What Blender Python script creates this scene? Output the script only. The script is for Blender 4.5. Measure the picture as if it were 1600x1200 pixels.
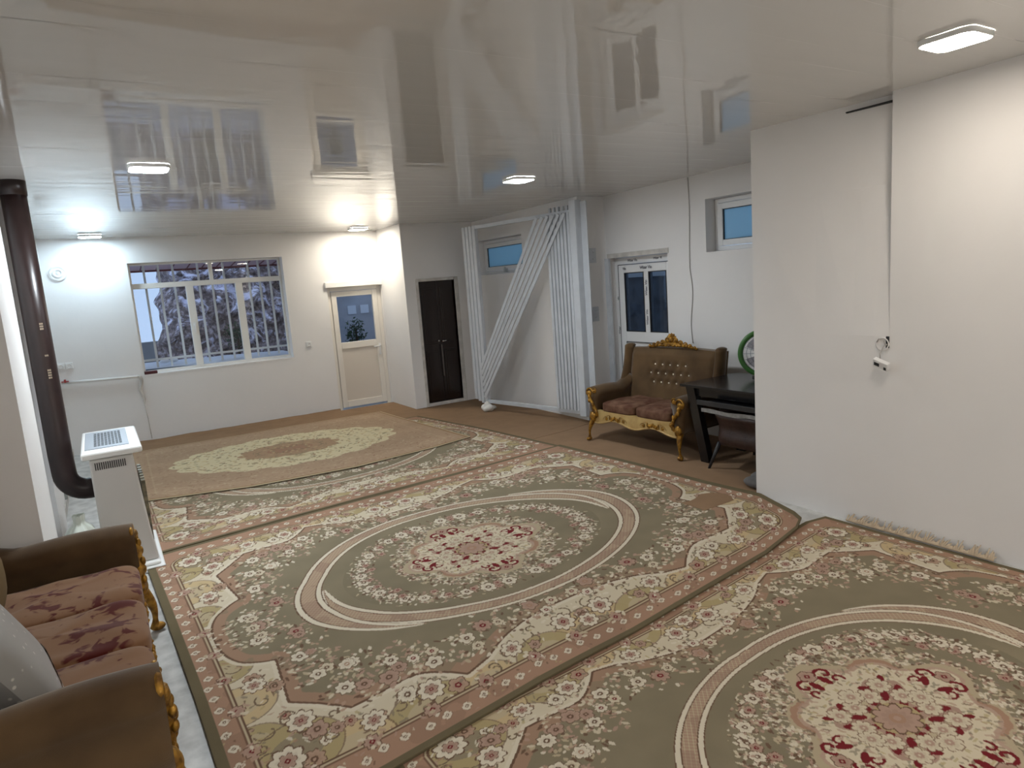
import bpy, bmesh, math, random
import numpy as np
from mathutils import Vector, Matrix, noise

for o in list(bpy.data.objects):
    bpy.data.objects.remove(o)
SC = bpy.context.scene
COL = SC.collection
PI = math.pi
random.seed(7)

# ------------------------------------------------------------------ camera
F_PX, YAW, PITCH, ROLL, EYE = 1049.87, 0.546006, -0.153818, -0.0731674, 1.83
cam = bpy.data.cameras.new('camera'); camo = bpy.data.objects.new('camera', cam); COL.objects.link(camo)
cam.sensor_fit = 'HORIZONTAL'; cam.sensor_width = 36; cam.lens = F_PX/1600*36; cam.clip_start = .05; cam.clip_end = 200
fw = Vector((math.sin(YAW)*math.cos(PITCH), math.cos(YAW)*math.cos(PITCH), math.sin(PITCH)))
rt = Vector((math.cos(YAW), -math.sin(YAW), 0)); up = rt.cross(fw)
r2 = rt*math.cos(ROLL)+up*math.sin(ROLL); u2 = -rt*math.sin(ROLL)+up*math.cos(ROLL)
M = Matrix((r2, u2, -fw)).transposed().to_4x4(); M.translation = (0, 0, EYE)
camo.matrix_world = M
SC.camera = camo

# ------------------------------------------------------------------ world and exposure
w = bpy.data.worlds.new('dusk_sky'); SC.world = w; w.use_nodes = True
bg = w.node_tree.nodes['Background']
bg.inputs[0].default_value = (.50, .66, .92, 1); bg.inputs[1].default_value = .27
SC.view_settings.view_transform = 'Standard'; SC.view_settings.look = 'None'
SC.view_settings.exposure = 2.0; SC.view_settings.gamma = 1; SC.view_settings.use_curve_mapping = False
# ceiling panels: x, y, colour, strength (lit in their own builder below)
LAMPS = [(3.555, 1.69, (1, .90, .77), 17, 'square white ceiling panel lamp nearest the hanging socket wall'),
         (3.58, 5.50, (.88, .95, 1), 44, 'square white ceiling panel lamp in front of the folding gate'),
         (.46, 5.29, (.86, .94, 1), 80, 'square white ceiling panel lamp above the gas heater'),
         (.10, 9.86, (.66, .86, 1), 23, 'cool white ceiling panel lamp over the plaster rosette on the far wall'),
         (3.48, 9.76, (1, .92, .77), 30, 'warm ceiling panel lamp over the half-glazed far door'),
         (.46, 1.60, (1, .95, .88), 7, 'unseen fill lamp added above the near sofa'),  # out of view, added to lift the overall brightness
         (3.5, -2.0, (1, .96, .90), 88, 'unseen fill lamp added behind the camera on the right side'),  # unseen, added as fill from behind the camera
         (.46, -2.0, (1, .96, .90), 80, 'unseen fill lamp added behind the camera on the left side')]  # unseen too, added fill on the other side

def ceil_z(y): return 2.797-.0058*y

# ------------------------------------------------------------------ materials
def nodes(name):
    m = bpy.data.materials.new(name); m.use_nodes = True
    nt = m.node_tree; return m, nt, nt.nodes['Principled BSDF']
def lin(c):
    return tuple(((v/255)/12.92 if v/255 <= .04045 else ((v/255+.055)/1.055)**2.4) for v in c)
def mat(name, col, rough=.6, metal=0, var=0.0, vscale=6, bump=0.0, bscale=60, sheen=0, spec=.5, col2=None, detail=4, stretch=None):
    m, nt, b = nodes(name)
    b.inputs['Base Color'].default_value = (*col, 1); b.inputs['Roughness'].default_value = rough
    b.inputs['Metallic'].default_value = metal; b.inputs['Specular IOR Level'].default_value = spec
    if sheen: b.inputs['Sheen Weight'].default_value = sheen; b.inputs['Sheen Roughness'].default_value = .4
    tc = nt.nodes.new('ShaderNodeTexCoord'); src = tc.outputs['Object']
    if stretch:
        mp = nt.nodes.new('ShaderNodeMapping'); mp.inputs['Scale'].default_value = stretch
        nt.links.new(src, mp.inputs[0]); src = mp.outputs[0]
    if var or col2:
        n = nt.nodes.new('ShaderNodeTexNoise'); n.inputs['Scale'].default_value = vscale; n.inputs['Detail'].default_value = detail
        nt.links.new(src, n.inputs['Vector'])
        r = nt.nodes.new('ShaderNodeValToRGB')
        a = col2 if col2 else tuple(max(0, c*(1-var)) for c in col)
        r.color_ramp.elements[0].position = .35; r.color_ramp.elements[1].position = .65
        r.color_ramp.elements[0].color = (*a, 1); r.color_ramp.elements[1].color = (*col, 1)
        nt.links.new(n.outputs['Fac'], r.inputs[0]); nt.links.new(r.outputs[0], b.inputs['Base Color'])
    if bump:
        n = nt.nodes.new('ShaderNodeTexNoise'); n.inputs['Scale'].default_value = bscale; n.inputs['Detail'].default_value = 3
        nt.links.new(src, n.inputs['Vector'])
        bp = nt.nodes.new('ShaderNodeBump'); bp.inputs['Strength'].default_value = bump; bp.inputs['Distance'].default_value = .01
        nt.links.new(n.outputs['Fac'], bp.inputs['Height']); nt.links.new(bp.outputs[0], b.inputs['Normal'])
    return m

PLASTER = mat('white_plaster', (.80, .785, .775), .75, var=.03, vscale=1.5, bump=.12, bscale=14)
PLASTER_GREY = mat('raw_plaster', (.62, .59, .55), .9, var=.25, vscale=9, bump=.4, bscale=30)
def ceiling_mat():
    m, nt, b = nodes('glossy_ceiling_panels')
    b.inputs['Base Color'].default_value = (.66, .65, .63, 1); b.inputs['Roughness'].default_value = .04
    b.inputs['Specular IOR Level'].default_value = .75
    tc = nt.nodes.new('ShaderNodeTexCoord'); sp = nt.nodes.new('ShaderNodeSeparateXYZ'); nt.links.new(tc.outputs['Object'], sp.inputs[0])
    def math_(op, a, bb=None):
        n = nt.nodes.new('ShaderNodeMath'); n.operation = op
        for i, v in enumerate((a, bb)):
            if v is None: continue
            if isinstance(v, (int, float)): n.inputs[i].default_value = v
            else: nt.links.new(v, n.inputs[i])
        return n.outputs[0]
    # panels 20 cm wide running along x, slightly dished, each leaning its own way
    t = math_('DIVIDE', sp.outputs['Y'], .2); fr = math_('FRACT', t); fl = math_('FLOOR', t)
    dish = math_('MULTIPLY', math_('SINE', math_('MULTIPLY', fr, PI)), .0003)
    wn = nt.nodes.new('ShaderNodeTexWhiteNoise'); wn.noise_dimensions = '1D'; nt.links.new(fl, wn.inputs['W'])
    lean = math_('MULTIPLY', math_('MULTIPLY', math_('SUBTRACT', wn.outputs['Value'], .5), fr), .0003)
    mp = nt.nodes.new('ShaderNodeMapping'); mp.inputs['Scale'].default_value = (.9, 3.0, 1); nt.links.new(tc.outputs['Object'], mp.inputs[0])
    n = nt.nodes.new('ShaderNodeTexNoise'); n.inputs['Scale'].default_value = 1.0; n.inputs['Detail'].default_value = 2
    nt.links.new(mp.outputs[0], n.inputs['Vector'])
    mp2 = nt.nodes.new('ShaderNodeMapping'); mp2.inputs['Scale'].default_value = (1.0, 22, 1); nt.links.new(tc.outputs['Object'], mp2.inputs[0])
    n2 = nt.nodes.new('ShaderNodeTexNoise'); n2.inputs['Scale'].default_value = 1.0; n2.inputs['Detail'].default_value = 2
    nt.links.new(mp2.outputs[0], n2.inputs['Vector'])
    h = math_('ADD', math_('ADD', dish, lean), math_('ADD', math_('MULTIPLY', n.outputs['Fac'], .0028), math_('MULTIPLY', n2.outputs['Fac'], .00010)))
    bp = nt.nodes.new('ShaderNodeBump'); bp.inputs['Strength'].default_value = 1; bp.inputs['Distance'].default_value = 1
    nt.links.new(h, bp.inputs['Height']); nt.links.new(bp.outputs[0], b.inputs['Normal'])
    return m
CEIL = ceiling_mat()
FLOOR = mat('pale_marble_floor', (.62, .62, .60), .35, var=.35, vscale=9, bump=.05)
MOKET = mat('brown_base_carpet', lin((150, 122, 96)), .95, var=.10, vscale=5, bump=.5, bscale=500, spec=.1)
WHITE = mat('white_paint', (.78, .78, .77), .35)
PVC = mat('white_pvc', (.80, .80, .80), .28)
WINPVC = mat('window_frame_white', (.80, .785, .75), .35)
CREAMPVC = mat('cream_pvc', (.76, .72, .66), .35)
STEEL_W = mat('white_painted_steel', (.58, .61, .65), .4, var=.08, vscale=8)
HEATER_M = mat('heater_enamel', (.60, .58, .56), .35, var=.04, vscale=3)
HEATER_T = mat('heater_top_enamel', (.78, .78, .76), .28)
GRILLE = mat('grey_grille', (.30, .33, .37), .35, metal=.6)
DARKHOLE = mat('dark_recess', (.02, .02, .022), .8)
PIPE = mat('dark_brown_stovepipe', (.022, .011, .010), .32, var=.2, vscale=12)
CHROME = mat('bare_steel', (.6, .6, .6), .25, metal=1)
VELVET = mat('brown_velvet', lin((100, 78, 52)), .85, col2=lin((76, 57, 37)), vscale=3, sheen=.35, bump=.12, bscale=300, spec=.2)
GOLD = mat('antique_gold_leaf', lin((178, 132, 48)), .38, metal=.55, col2=lin((104, 70, 24)), vscale=28, bump=.5, bscale=60)
CREAMWOOD = mat('cream_gilt_wood', lin((196, 168, 112)), .45, col2=lin((170, 138, 84)), vscale=7)
BLACKWOOD = mat('black_lacquer', (.012, .011, .012), .22, var=.2, vscale=5)
BLACKPLASTIC = mat('black_plastic', (.02, .02, .022), .45)
DOORBROWN = mat('dark_brown_door_paint', (.018, .010, .008), .18, var=.2, vscale=5)
LEATHER = mat('dark_brown_leatherette', (.045, .022, .018), .4, col2=(.028, .014, .012), vscale=7, bump=.3, bscale=30)
DUSTGREY = mat('grey_dusty_film', (.30, .29, .28), .5, var=.4, vscale=25)
GREEN = mat('green_plastic', (.045, .16, .03), .3)
MARBLEBAG = mat('white_plastic_bag', (.74, .73, .70), .4, bump=.5, bscale=25)
FRINGE = mat('cream_wool_fringe', lin((190, 172, 148)), .9)
CABLE = mat('grey_cable', (.45, .43, .41), .6)
REDSOFF = mat('red_brown_soffit', (.58, .40, .44), .5)
REDLINE = mat('dark_red_metal', (.14, .012, .02), .5)
def glass(name, tint, gloss=.15, rough=.0, haze=0.0, hazecol=(.3, .5, .7)):
    m = bpy.data.materials.new(name); m.use_nodes = True; nt = m.node_tree; nt.nodes.clear()
    out = nt.nodes.new('ShaderNodeOutputMaterial'); tr = nt.nodes.new('ShaderNodeBsdfTransparent'); tr.inputs[0].default_value = (*tint, 1)
    gl = nt.nodes.new('ShaderNodeBsdfGlossy'); gl.inputs['Roughness'].default_value = rough; gl.inputs['Color'].default_value = (1, 1, 1, 1)
    fr = nt.nodes.new('ShaderNodeFresnel'); fr.inputs[0].default_value = 1.45
    mx = nt.nodes.new('ShaderNodeMixShader'); src = tr.outputs[0]
    if haze:
        tl = nt.nodes.new('ShaderNodeBsdfTranslucent'); tl.inputs[0].default_value = (*hazecol, 1)
        m2 = nt.nodes.new('ShaderNodeMixShader'); m2.inputs[0].default_value = haze
        nt.links.new(src, m2.inputs[1]); nt.links.new(tl.outputs[0], m2.inputs[2]); src = m2.outputs[0]
        n = nt.nodes.new('ShaderNodeTexNoise'); n.inputs['Scale'].default_value = 40
        bp = nt.nodes.new('ShaderNodeBump'); bp.inputs['Strength'].default_value = .5; nt.links.new(n.outputs['Fac'], bp.inputs['Height'])
        nt.links.new(bp.outputs[0], gl.inputs['Normal'])
    ge = nt.nodes.new('ShaderNodeNewGeometry'); iv = nt.nodes.new('ShaderNodeMath'); iv.operation = 'SUBTRACT'; iv.inputs[0].default_value = 1; nt.links.new(ge.outputs['Backfacing'], iv.inputs[1])
    mu = nt.nodes.new('ShaderNodeMath'); mu.operation = 'MULTIPLY'; nt.links.new(fr.outputs[0], mu.inputs[0]); nt.links.new(iv.outputs[0], mu.inputs[1])   # the pane's inner faces do not mirror
    nt.links.new(mu.outputs[0], mx.inputs[0]); nt.links.new(src, mx.inputs[1]); nt.links.new(gl.outputs[0], mx.inputs[2])
    nt.links.new(mx.outputs[0], out.inputs[0]); return m
CLEAR = glass('clear_glass', (.93, .95, .97))
BLUEGLASS = glass('frosted_blue_glass', (.12, .20, .28), rough=.15, haze=.85, hazecol=(.50, .66, .70))
DIMGLASS = glass('dimming_pane_glass', (.31, .335, .36))  # tint stands in for the dark yard behind the door panes

# ------------------------------------------------------------------ mesh helpers
class MB:
    def __init__(s): s.v = []; s.f = []; s.sm = []
    def add(s, vs, fs, smooth=False):
        n = len(s.v); s.v += [tuple(v) for v in vs]; s.f += [tuple(i+n for i in f) for f in fs]; s.sm += [smooth]*len(fs); return s
    def box(s, x0, x1, y0, y1, z0, z1, m=None):
        vs = [Vector((x, y, z)) for z in (z0, z1) for y in (y0, y1) for x in (x0, x1)]
        if m: vs = [m @ v for v in vs]
        return s.add(vs, [(0, 2, 3, 1), (4, 5, 7, 6), (0, 1, 5, 4), (2, 6, 7, 3), (0, 4, 6, 2), (1, 3, 7, 5)])
    def quad(s, a, b, c, d): return s.add([a, b, c, d], [(0, 1, 2, 3)])
    def tube(s, pts, r, n=10, closed=False, flat=1.0, smooth=True):
        pts = [Vector(p) for p in pts]; k = len(pts); rs = r if isinstance(r, (list, tuple)) else [r]*k
        vs = []; fs = []; prev = None
        for i, p in enumerate(pts):
            a = pts[(i-1) % k] if (closed or i > 0) else p; b = pts[(i+1) % k] if (closed or i < k-1) else p
            t = (b-a).normalized() if (b-a).length > 1e-9 else Vector((0, 0, 1))
            if prev is None:
                u = t.orthogonal().normalized()
                if abs(t.z) < .9: u = (Vector((0, 0, 1))-t*t.z).normalized()
            else: u = (prev-t*prev.dot(t)).normalized()
            prev = u; w_ = t.cross(u)
            for j in range(n):
                an = 2*PI*j/n; vs.append(p+(u*math.cos(an)*flat+w_*math.sin(an))*rs[i])
        m = k if closed else k-1
        for i in range(m):
            for j in range(n):
                a = i*n+j; b = i*n+(j+1) % n; c = ((i+1) % k)*n+(j+1) % n; d = ((i+1) % k)*n+j
                fs.append((a, b, c, d))
        if not closed: fs.append(tuple(range(n))[::-1]); fs.append(tuple((k-1)*n+j for j in range(n)))
        return s.add(vs, fs, smooth)
    def ball(s, c, rx, ry=None, rz=None, n=12, m=8, pw=1.0, rot=None):
        ry = ry or rx; rz = rz or rx; c = Vector(c); vs = []; fs = []
        sg = lambda t: math.copysign(abs(t)**pw, t)
        for i in range(m+1):
            th = -PI/2+PI*i/m
            for j in range(n):
                ph = 2*PI*j/n
                p = Vector((rx*sg(math.cos(th))*sg(math.cos(ph)), ry*sg(math.cos(th))*sg(math.sin(ph)), rz*sg(math.sin(th))))
                if rot: p = rot @ p
                vs.append(c+p)
        for i in range(m):
            for j in range(n): fs.append((i*n+j, i*n+(j+1) % n, (i+1)*n+(j+1) % n, (i+1)*n+j))
        return s.add(vs, fs, True)
    def lathe(s, prof, c=(0, 0, 0), n=24, axis='z', rot=None):
        c = Vector(c); vs = []; fs = []; k = len(prof)
        for (r, h) in prof:
            for j in range(n):
                a = 2*PI*j/n; p = Vector((r*math.cos(a), r*math.sin(a), h))
                if axis == 'y': p = Vector((p.x, p.z, p.y))
                if axis == 'x': p = Vector((p.z, p.x, p.y))
                if rot: p = rot @ p
                vs.append(c+p)
        for i in range(k-1):
            for j in range(n): fs.append((i*n+j, i*n+(j+1) % n, (i+1)*n+(j+1) % n, (i+1)*n+j))
        return s.add(vs, fs, True)
    def grid(s, fn, nu, nv, smooth=True, wrap=False):
        vs = [fn(i/nu, j/nv) for j in range(nv+1) for i in range(nu+1)]
        fs = [(j*(nu+1)+i, j*(nu+1)+i+1, (j+1)*(nu+1)+i+1, (j+1)*(nu+1)+i) for j in range(nv) for i in range(nu)]
        return s.add(vs, fs, smooth)
    def loft(s, rings, smooth=True, cap=True):
        n = len(rings[0]); vs = [p for r in rings for p in r]; fs = []
        for i in range(len(rings)-1):
            for j in range(n): fs.append((i*n+j, i*n+(j+1) % n, (i+1)*n+(j+1) % n, (i+1)*n+j))
        if cap: fs.append(tuple(range(n))[::-1]); fs.append(tuple((len(rings)-1)*n+j for j in range(n)))
        return s.add(vs, fs, smooth)
    def scroll(s, c, r0, turns, a0, ax, ay, rad=.012, sgn=1, tail=None, n=8):
        """leafy spiral in the plane spanned by ax, ay; unrolls outward from c"""
        c = Vector(c); ax = Vector(ax); ay = Vector(ay); pts = []; rs = []
        N = int(16*turns)+4
        for i in range(N+1):
            t = i/N; a = a0+sgn*turns*2*PI*t; r = r0*(.12+.88*t)
            pts.append(c+ax*(r*math.cos(a))+ay*(r*math.sin(a))); rs.append(rad*(1.15-.5*t))
        if tail:
            p0 = pts[-1]; d = (pts[-1]-pts[-2]).normalized(); T = c+ax*tail[0]+ay*tail[1]
            for k in range(1, 7):
                t = k/6; pts.append(p0*(1-t)**2+(p0+d*(T-p0).length*.5)*2*t*(1-t)+T*t*t); rs.append(rad*(.65-.5*t))
        s.ball(c, rad*1.6, n=8, m=6)
        return s.tube(pts, rs, n)
    def build(s, name, m, parent=None, bevel=0, seg=2, fix=True):
        me = bpy.data.meshes.new(name); me.from_pydata(s.v, [], s.f)
        me.polygons.foreach_set('use_smooth', s.sm)
        if fix:
            b = bmesh.new(); b.from_mesh(me); bmesh.ops.recalc_face_normals(b, faces=b.faces); b.to_mesh(me); b.free()
        me.materials.append(m); o = bpy.data.objects.new(name, me); COL.objects.link(o)
        if parent: o.parent = parent
        if bevel:
            md = o.modifiers.new('bevel', 'BEVEL'); md.width = bevel; md.segments = seg; md.limit_method = 'ANGLE'; md.angle_limit = .7
        return o
def tag(o, label, cat, group=None, kind=None):
    o['label'] = label; o['category'] = cat
    if group: o['group'] = group
    if kind: o['kind'] = kind
    return o
def thing(name, label, cat, loc=(0, 0, 0), rz=0, group=None):
    o = bpy.data.objects.new(name, None); COL.objects.link(o); o.location = loc; o.rotation_euler = (0, 0, rz)
    o.empty_display_size = .1
    return tag(o, label, cat, group)
def struct(o): o['kind'] = 'structure'; return o
def sempty(name, loc=(0, 0, 0)):
    o = bpy.data.objects.new(name, None); COL.objects.link(o); o.location = loc; return struct(o)
def slab(mb, mapf, a0, a1, z0, z1, th, holes=()):
    """wall panel with real thickness; mapf(a, depth, z) -> point; depth 0 is the room face"""
    A = sorted({a0, a1, *[h[0] for h in holes], *[h[1] for h in holes]}); Z = sorted({z0, z1, *[h[2] for h in holes], *[h[3] for h in holes]})
    A = [a for a in A if a0 <= a <= a1]; Z = [z for z in Z if z0 <= z <= z1]
    def solid(i, j):
        if i < 0 or j < 0 or i >= len(A)-1 or j >= len(Z)-1: return False
        ca = (A[i]+A[i+1])/2; cz = (Z[j]+Z[j+1])/2
        return not any(h[0] < ca < h[1] and h[2] < cz < h[3] for h in holes)
    for i in range(len(A)-1):
        for j in range(len(Z)-1):
            if not solid(i, j): continue
            a, b, c, d = A[i], A[i+1], Z[j], Z[j+1]
            mb.quad(mapf(a, 0, c), mapf(b, 0, c), mapf(b, 0, d), mapf(a, 0, d))
            mb.quad(mapf(a, th, c), mapf(b, th, c), mapf(b, th, d), mapf(a, th, d))
            for (di, dj, p, q) in ((-1, 0, (a, c), (a, d)), (1, 0, (b, c), (b, d)), (0, -1, (a, c), (b, c)), (0, 1, (a, d), (b, d))):
                if not solid(i+di, j+dj):
                    mb.quad(mapf(p[0], 0, p[1]), mapf(q[0], 0, q[1]), mapf(q[0], th, q[1]), mapf(p[0], th, p[1]))

# ------------------------------------------------------------------ room shell
YF, XR, XB, XS, YC, YJ = 10.23, 5.53, 5.12, 4.27, 9.28, 6.62     # far wall, right wall, its thicker far half, near block, dark-door wall, jog
XL, YBACK, H = -.47, -4.6, 3.0
XC = 3.93
struct(MB().box(-1.2, 6.2, YBACK-.2, 10.5, -.12, 0).build('floor', FLOOR))
mb = MB()
rnd = random.Random(9); yy = YBACK-.2
while yy < 10.25:                                               # PVC planks, each slightly wavy in its own way
    ph, A_, L_ = rnd.random()*6.3, rnd.uniform(.00025, .0006), rnd.uniform(1.0, 1.7); y2 = min(yy+.2, 10.25)
    vs = []
    for i in range(61):
        x = -1.2+7.4*i/60; dz = A_*math.sin(2*PI*x/L_+ph)
        vs += [(x, yy, ceil_z(yy)+dz), (x, y2, ceil_z(y2)+dz)]
    mb.add(vs, [(2*i, 2*i+1, 2*i+3, 2*i+2) for i in range(60)], True); yy += .2
c = struct(mb.build('ceiling', CEIL, fix=False))
struct(MB().box(-1.2, 6.2, YBACK-.2, 10.5, 2.87, 2.95).build('ceiling_slab', PLASTER))
# far wall
fx = lambda a, d, z: (a, YF+d, z)
mb = MB(); slab(mb, fx, XL-.3, XC+.02, 0, H, .32, [(.468, 2.45, .92, 2.402), (3.06, 3.925, 0, 1.905)]); struct(mb.build('wall_far', PLASTER))
# column and wall with the dark door
mb = MB()
slab(mb, lambda a, d, z: (a, YC+d, z), XC, XR+.3, 0, H, .12, [(4.145, 4.735, .06, 1.895)])
slab(mb, lambda a, d, z: (XC+d, a, z), YC+.12, YF, 0, H, .10)
struct(mb.build('wall_dark_door', PLASTER))
mb = MB()
for (a, b, c_, d) in ((4.10, 4.145, .0, 1.94), (4.735, 4.80, .0, 1.94), (4.145, 4.735, 1.895, 1.94), (4.145, 4.735, .0, .06)): mb.box(a, b, YC-.012, YC+.06, c_, d)
struct(mb.build('trim_1', PLASTER_GREY, bevel=.008))
# right wall: thick far half with window, jog, near half with glazed door and window
mb = MB()
slab(mb, lambda a, d, z: (XB+d, a, z), YJ+.3, YC, 0, H, .3, [(7.90, 9.2, 1.925, 2.44)])
struct(mb.build('wall_back_right', PLASTER))
mb = MB()
mb.box(XB, XR, YJ, YJ+.3, 0, H)
struct(mb.build('wall_jog', PLASTER))
mb = MB()
slab(mb, lambda a, d, z: (XR+d, a, z), 2.9, YJ, 0, H, .3, [(5.56, YJ-.03, 0, 2.0), (3.75, 4.998, 1.965, 2.505)])
struct(mb.build('wall_right', PLASTER))
# near right block with a shallow chase that ends over the hanging socket
ys = [YBACK, 2.355, 2.372, 2.374, 2.46, 2.62, 2.90, 3.41]
dep = [0, 0, 0, .085, .080, .068, .045, .0]
zs = [0, 1.30, 2.25, 2.72, 2.735, H]
mb = MB()
def bx_(iy, iz):
    z = zs[iz]; d = dep[iy] if z > 1.33 else 0
    return (XS+d, ys[iy], z)
for i in range(len(ys)-1):
    for j in range(len(zs)-1):
        mb.quad(bx_(i, j), bx_(i+1, j), bx_(i+1, j+1), bx_(i, j+1))
mb.quad((XS, 3.41, 0), (XR+.3, 3.41, 0), (XR+.3, 3.41, H), (XS, 3.41, H))
struct(mb.build('wall_near_right', PLASTER))
struct(MB().box(XS+.045, XS+.088, 2.375, 2.70, 2.735, 2.743).build('trim_2', DARKHOLE))
# left side: recess behind the sofa, a pillar, then the wall beyond
mb = MB()
mb.box(-1.2, -.95, YBACK, 4.25, 0, H)
mb.box(-1.2, -.393, 4.25, 5.06, 0, H)
mb.box(-1.2, XL, 5.06, 10.3, 0, H)
mb.box(XL-.01, XL+.03, 6.08, 6.75, 0, H)
struct(mb.build('wall_left', PLASTER))
struct(MB().box(-1.2, 6.2, YBACK-.2, YBACK, 0, H).build('wall_near', PLASTER))
struct(MB().box(XL, XL+.01, 6.7, 10.2, 0, .09).build('baseboard_left', PLASTER_GREY))

# ------------------------------------------------------------------ window 1 (far wall)
W1 = sempty('window_1', (1.46, YF+.2, .92))
def wpart(name, mb, m, par, bevel=.004):
    o = mb.build(name, m, None, bevel); o.parent = par; o.matrix_parent_inverse = Matrix.Translation(-Vector(par.location)) if par.rotation_euler.z == 0 else par.matrix_world.inverted()
    return o
y0, y1 = YF+.16, YF+.22
mb = MB()
mb.box(.468, 2.45, y0, y1, .92, .96); mb.box(.468, .50, y0, y1, .96, 2.402); mb.box(2.42, 2.45, y0, y1, .96, 2.402)
mb.box(.50, 2.42, y0, y1, 2.375, 2.402)
mb.box(.50, 2.42, y0-.01, y1, 2.065, 2.135)
mb.box(1.14, 1.235, y0-.012, y1, .96, 2.07); mb.box(1.79, 1.885, y0-.012, y1, .96, 2.07); mb.box(1.465, 1.515, y0, y1, 2.13, 2.38)
wpart('window_frame', mb, WINPVC, W1)
for (a, b, c_, d) in ((.50, 1.14, .96, 2.065), (1.235, 1.79, .96, 2.065), (1.885, 2.42, .96, 2.065), (.50, 1.465, 2.135, 2.375), (1.515, 2.42, 2.135, 2.375)):
    wpart('window_pane', MB().box(a-.005, b+.005, y0+.03, y0+.034, c_-.005, d+.005), CLEAR, W1, 0)
wpart('window_handle', MB().box(1.18, 1.20, y0-.04, y0-.005, 1.42, 1.54).box(1.17, 1.21, y0-.02, y0-.005, 1.50, 1.56), PVC, W1)
struct(MB().box(.468, 2.45, YF-.004, YF+.16, .905, .925).build('window_sill', PLASTER))

gr = thing('window_grille', 'white painted iron grille of vertical bars outside the wide window', 'window grille', (1.46, YF+.38, .92))
yg = YF+.38
for x in [.66, .84, 1.02, 1.34, 1.51, 1.68, 2.02, 2.17, 2.32]:
    wpart('bar', MB().box(x-.003, x+.025, yg, yg+.022, .97, 2.5), WHITE, gr, 0)
wpart('cross_bar', MB().box(.45, 2.5, yg-.012, yg, 1.07, 1.10), WHITE, gr, 0)
wpart('cross_bar', MB().box(.45, 2.5, yg-.012, yg, 2.46, 2.49), WHITE, gr, 0)
tag(MB().box(.475, .63, YF+.0, YF+.07, .925, .965).build('brick', mat('dark_red_brick', (.07, .008, .012), .6), bevel=.006),
    'small dark red block in the lower left corner of the window sill', 'brick')

# outside the far wall
sz = lambda y: 2.445-.10*(y-10.55)
mb = MB(); mb.add([(x, y, sz(y)+t) for t in (0, .02) for x in (.2, 7) for y in (YF+.32, 11.45)], [(0, 1, 3, 2), (4, 5, 7, 6), (0, 1, 5, 4), (2, 3, 7, 6), (0, 2, 6, 4), (1, 3, 7, 5)])
sf = tag(mb.build('porch_ceiling', REDSOFF), 'dusky red sheet porch soffit seen through the top of the window', 'soffit', kind='structure')
mb = MB()
for i in range(26):
    x = .25+i*.21; mb.add([(x+dx, y, sz(y)+t) for t in (-.012, 0) for dx in (0, .012) for y in (YF+.33, 11.44)], [(0, 1, 3, 2), (4, 5, 7, 6), (0, 1, 5, 4), (2, 3, 7, 6), (0, 2, 6, 4), (1, 3, 7, 5)])
mb.box(.2, 7, 11.44, 11.47, 2.33, 2.385)
mb.build('soffit_batten', REDLINE, sf)
pl = thing('glint_disc', 'small round warm disc added under the soffit for a lamp reflection in the window', 'lamp', (1.56, 10.9, 2.405))  # glowing disc added in place of a lamp's reflection in the glass
wpart('glint_ring', MB().lathe([(.075, .0), (.08, -.012), (.07, -.02), (.06, -.015)], (1.56, 10.9, 2.405)), WHITE, pl, 0)
def emis(name, c_, s):
    m = bpy.data.materials.new(name); m.use_nodes = True; nt = m.node_tree; nt.nodes.clear()
    o = nt.nodes.new('ShaderNodeOutputMaterial'); e = nt.nodes.new('ShaderNodeEmission'); e.inputs[0].default_value = (*c_, 1); e.inputs[1].default_value = s
    nt.links.new(e.outputs[0], o.inputs[0]); return m
wpart('lamp_diffuser', MB().lathe([(0, -.018), (.06, -.016)], (1.56, 10.9, 2.405)), emis('reflection_glow', (1, .85, .62), 4), pl, 0)
# rocky slope
def rock_mat():
    m, nt, b = nodes('rock_with_snow'); b.inputs['Roughness'].default_value = .9
    tc = nt.nodes.new('ShaderNodeTexCoord')
    n = nt.nodes.new('ShaderNodeTexNoise'); n.inputs['Scale'].default_value = 9; n.inputs['Detail'].default_value = 8; n.inputs['Roughness'].default_value = .72
    n2 = nt.nodes.new('ShaderNodeTexNoise'); n2.inputs['Scale'].default_value = 1.6; n2.inputs['Detail'].default_value = 9; n2.inputs['Distortion'].default_value = 1.4; n2.inputs['Roughness'].default_value = .7
    r = nt.nodes.new('ShaderNodeValToRGB'); r2 = nt.nodes.new('ShaderNodeValToRGB'); mx = nt.nodes.new('ShaderNodeMix'); mx.data_type = 'RGBA'
    r.color_ramp.elements[0].position = .38; r.color_ramp.elements[0].color = (.05, .04, .045, 1)
    r.color_ramp.elements[1].position = .62; r.color_ramp.elements[1].color = (.42, .36, .38, 1)
    e = r.color_ramp.elements.new(.5); e.color = (.17, .125, .12, 1)
    r2.color_ramp.elements[0].position = .53; r2.color_ramp.elements[0].color = (0, 0, 0, 1)
    r2.color_ramp.elements[1].position = .60; r2.color_ramp.elements[1].color = (1, 1, 1, 1)
    for q in (n, n2): nt.links.new(tc.outputs['Object'], q.inputs['Vector'])
    nt.links.new(n.outputs['Fac'], r.inputs[0]); nt.links.new(n2.outputs['Fac'], r2.inputs[0]); nt.links.new(r2.outputs[0], mx.inputs[0])
    nt.links.new(r.outputs[0], mx.inputs[6]); mx.inputs[7].default_value = (.78, .75, .88, 1); nt.links.new(mx.outputs[2], b.inputs['Base Color'])
    return m
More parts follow.
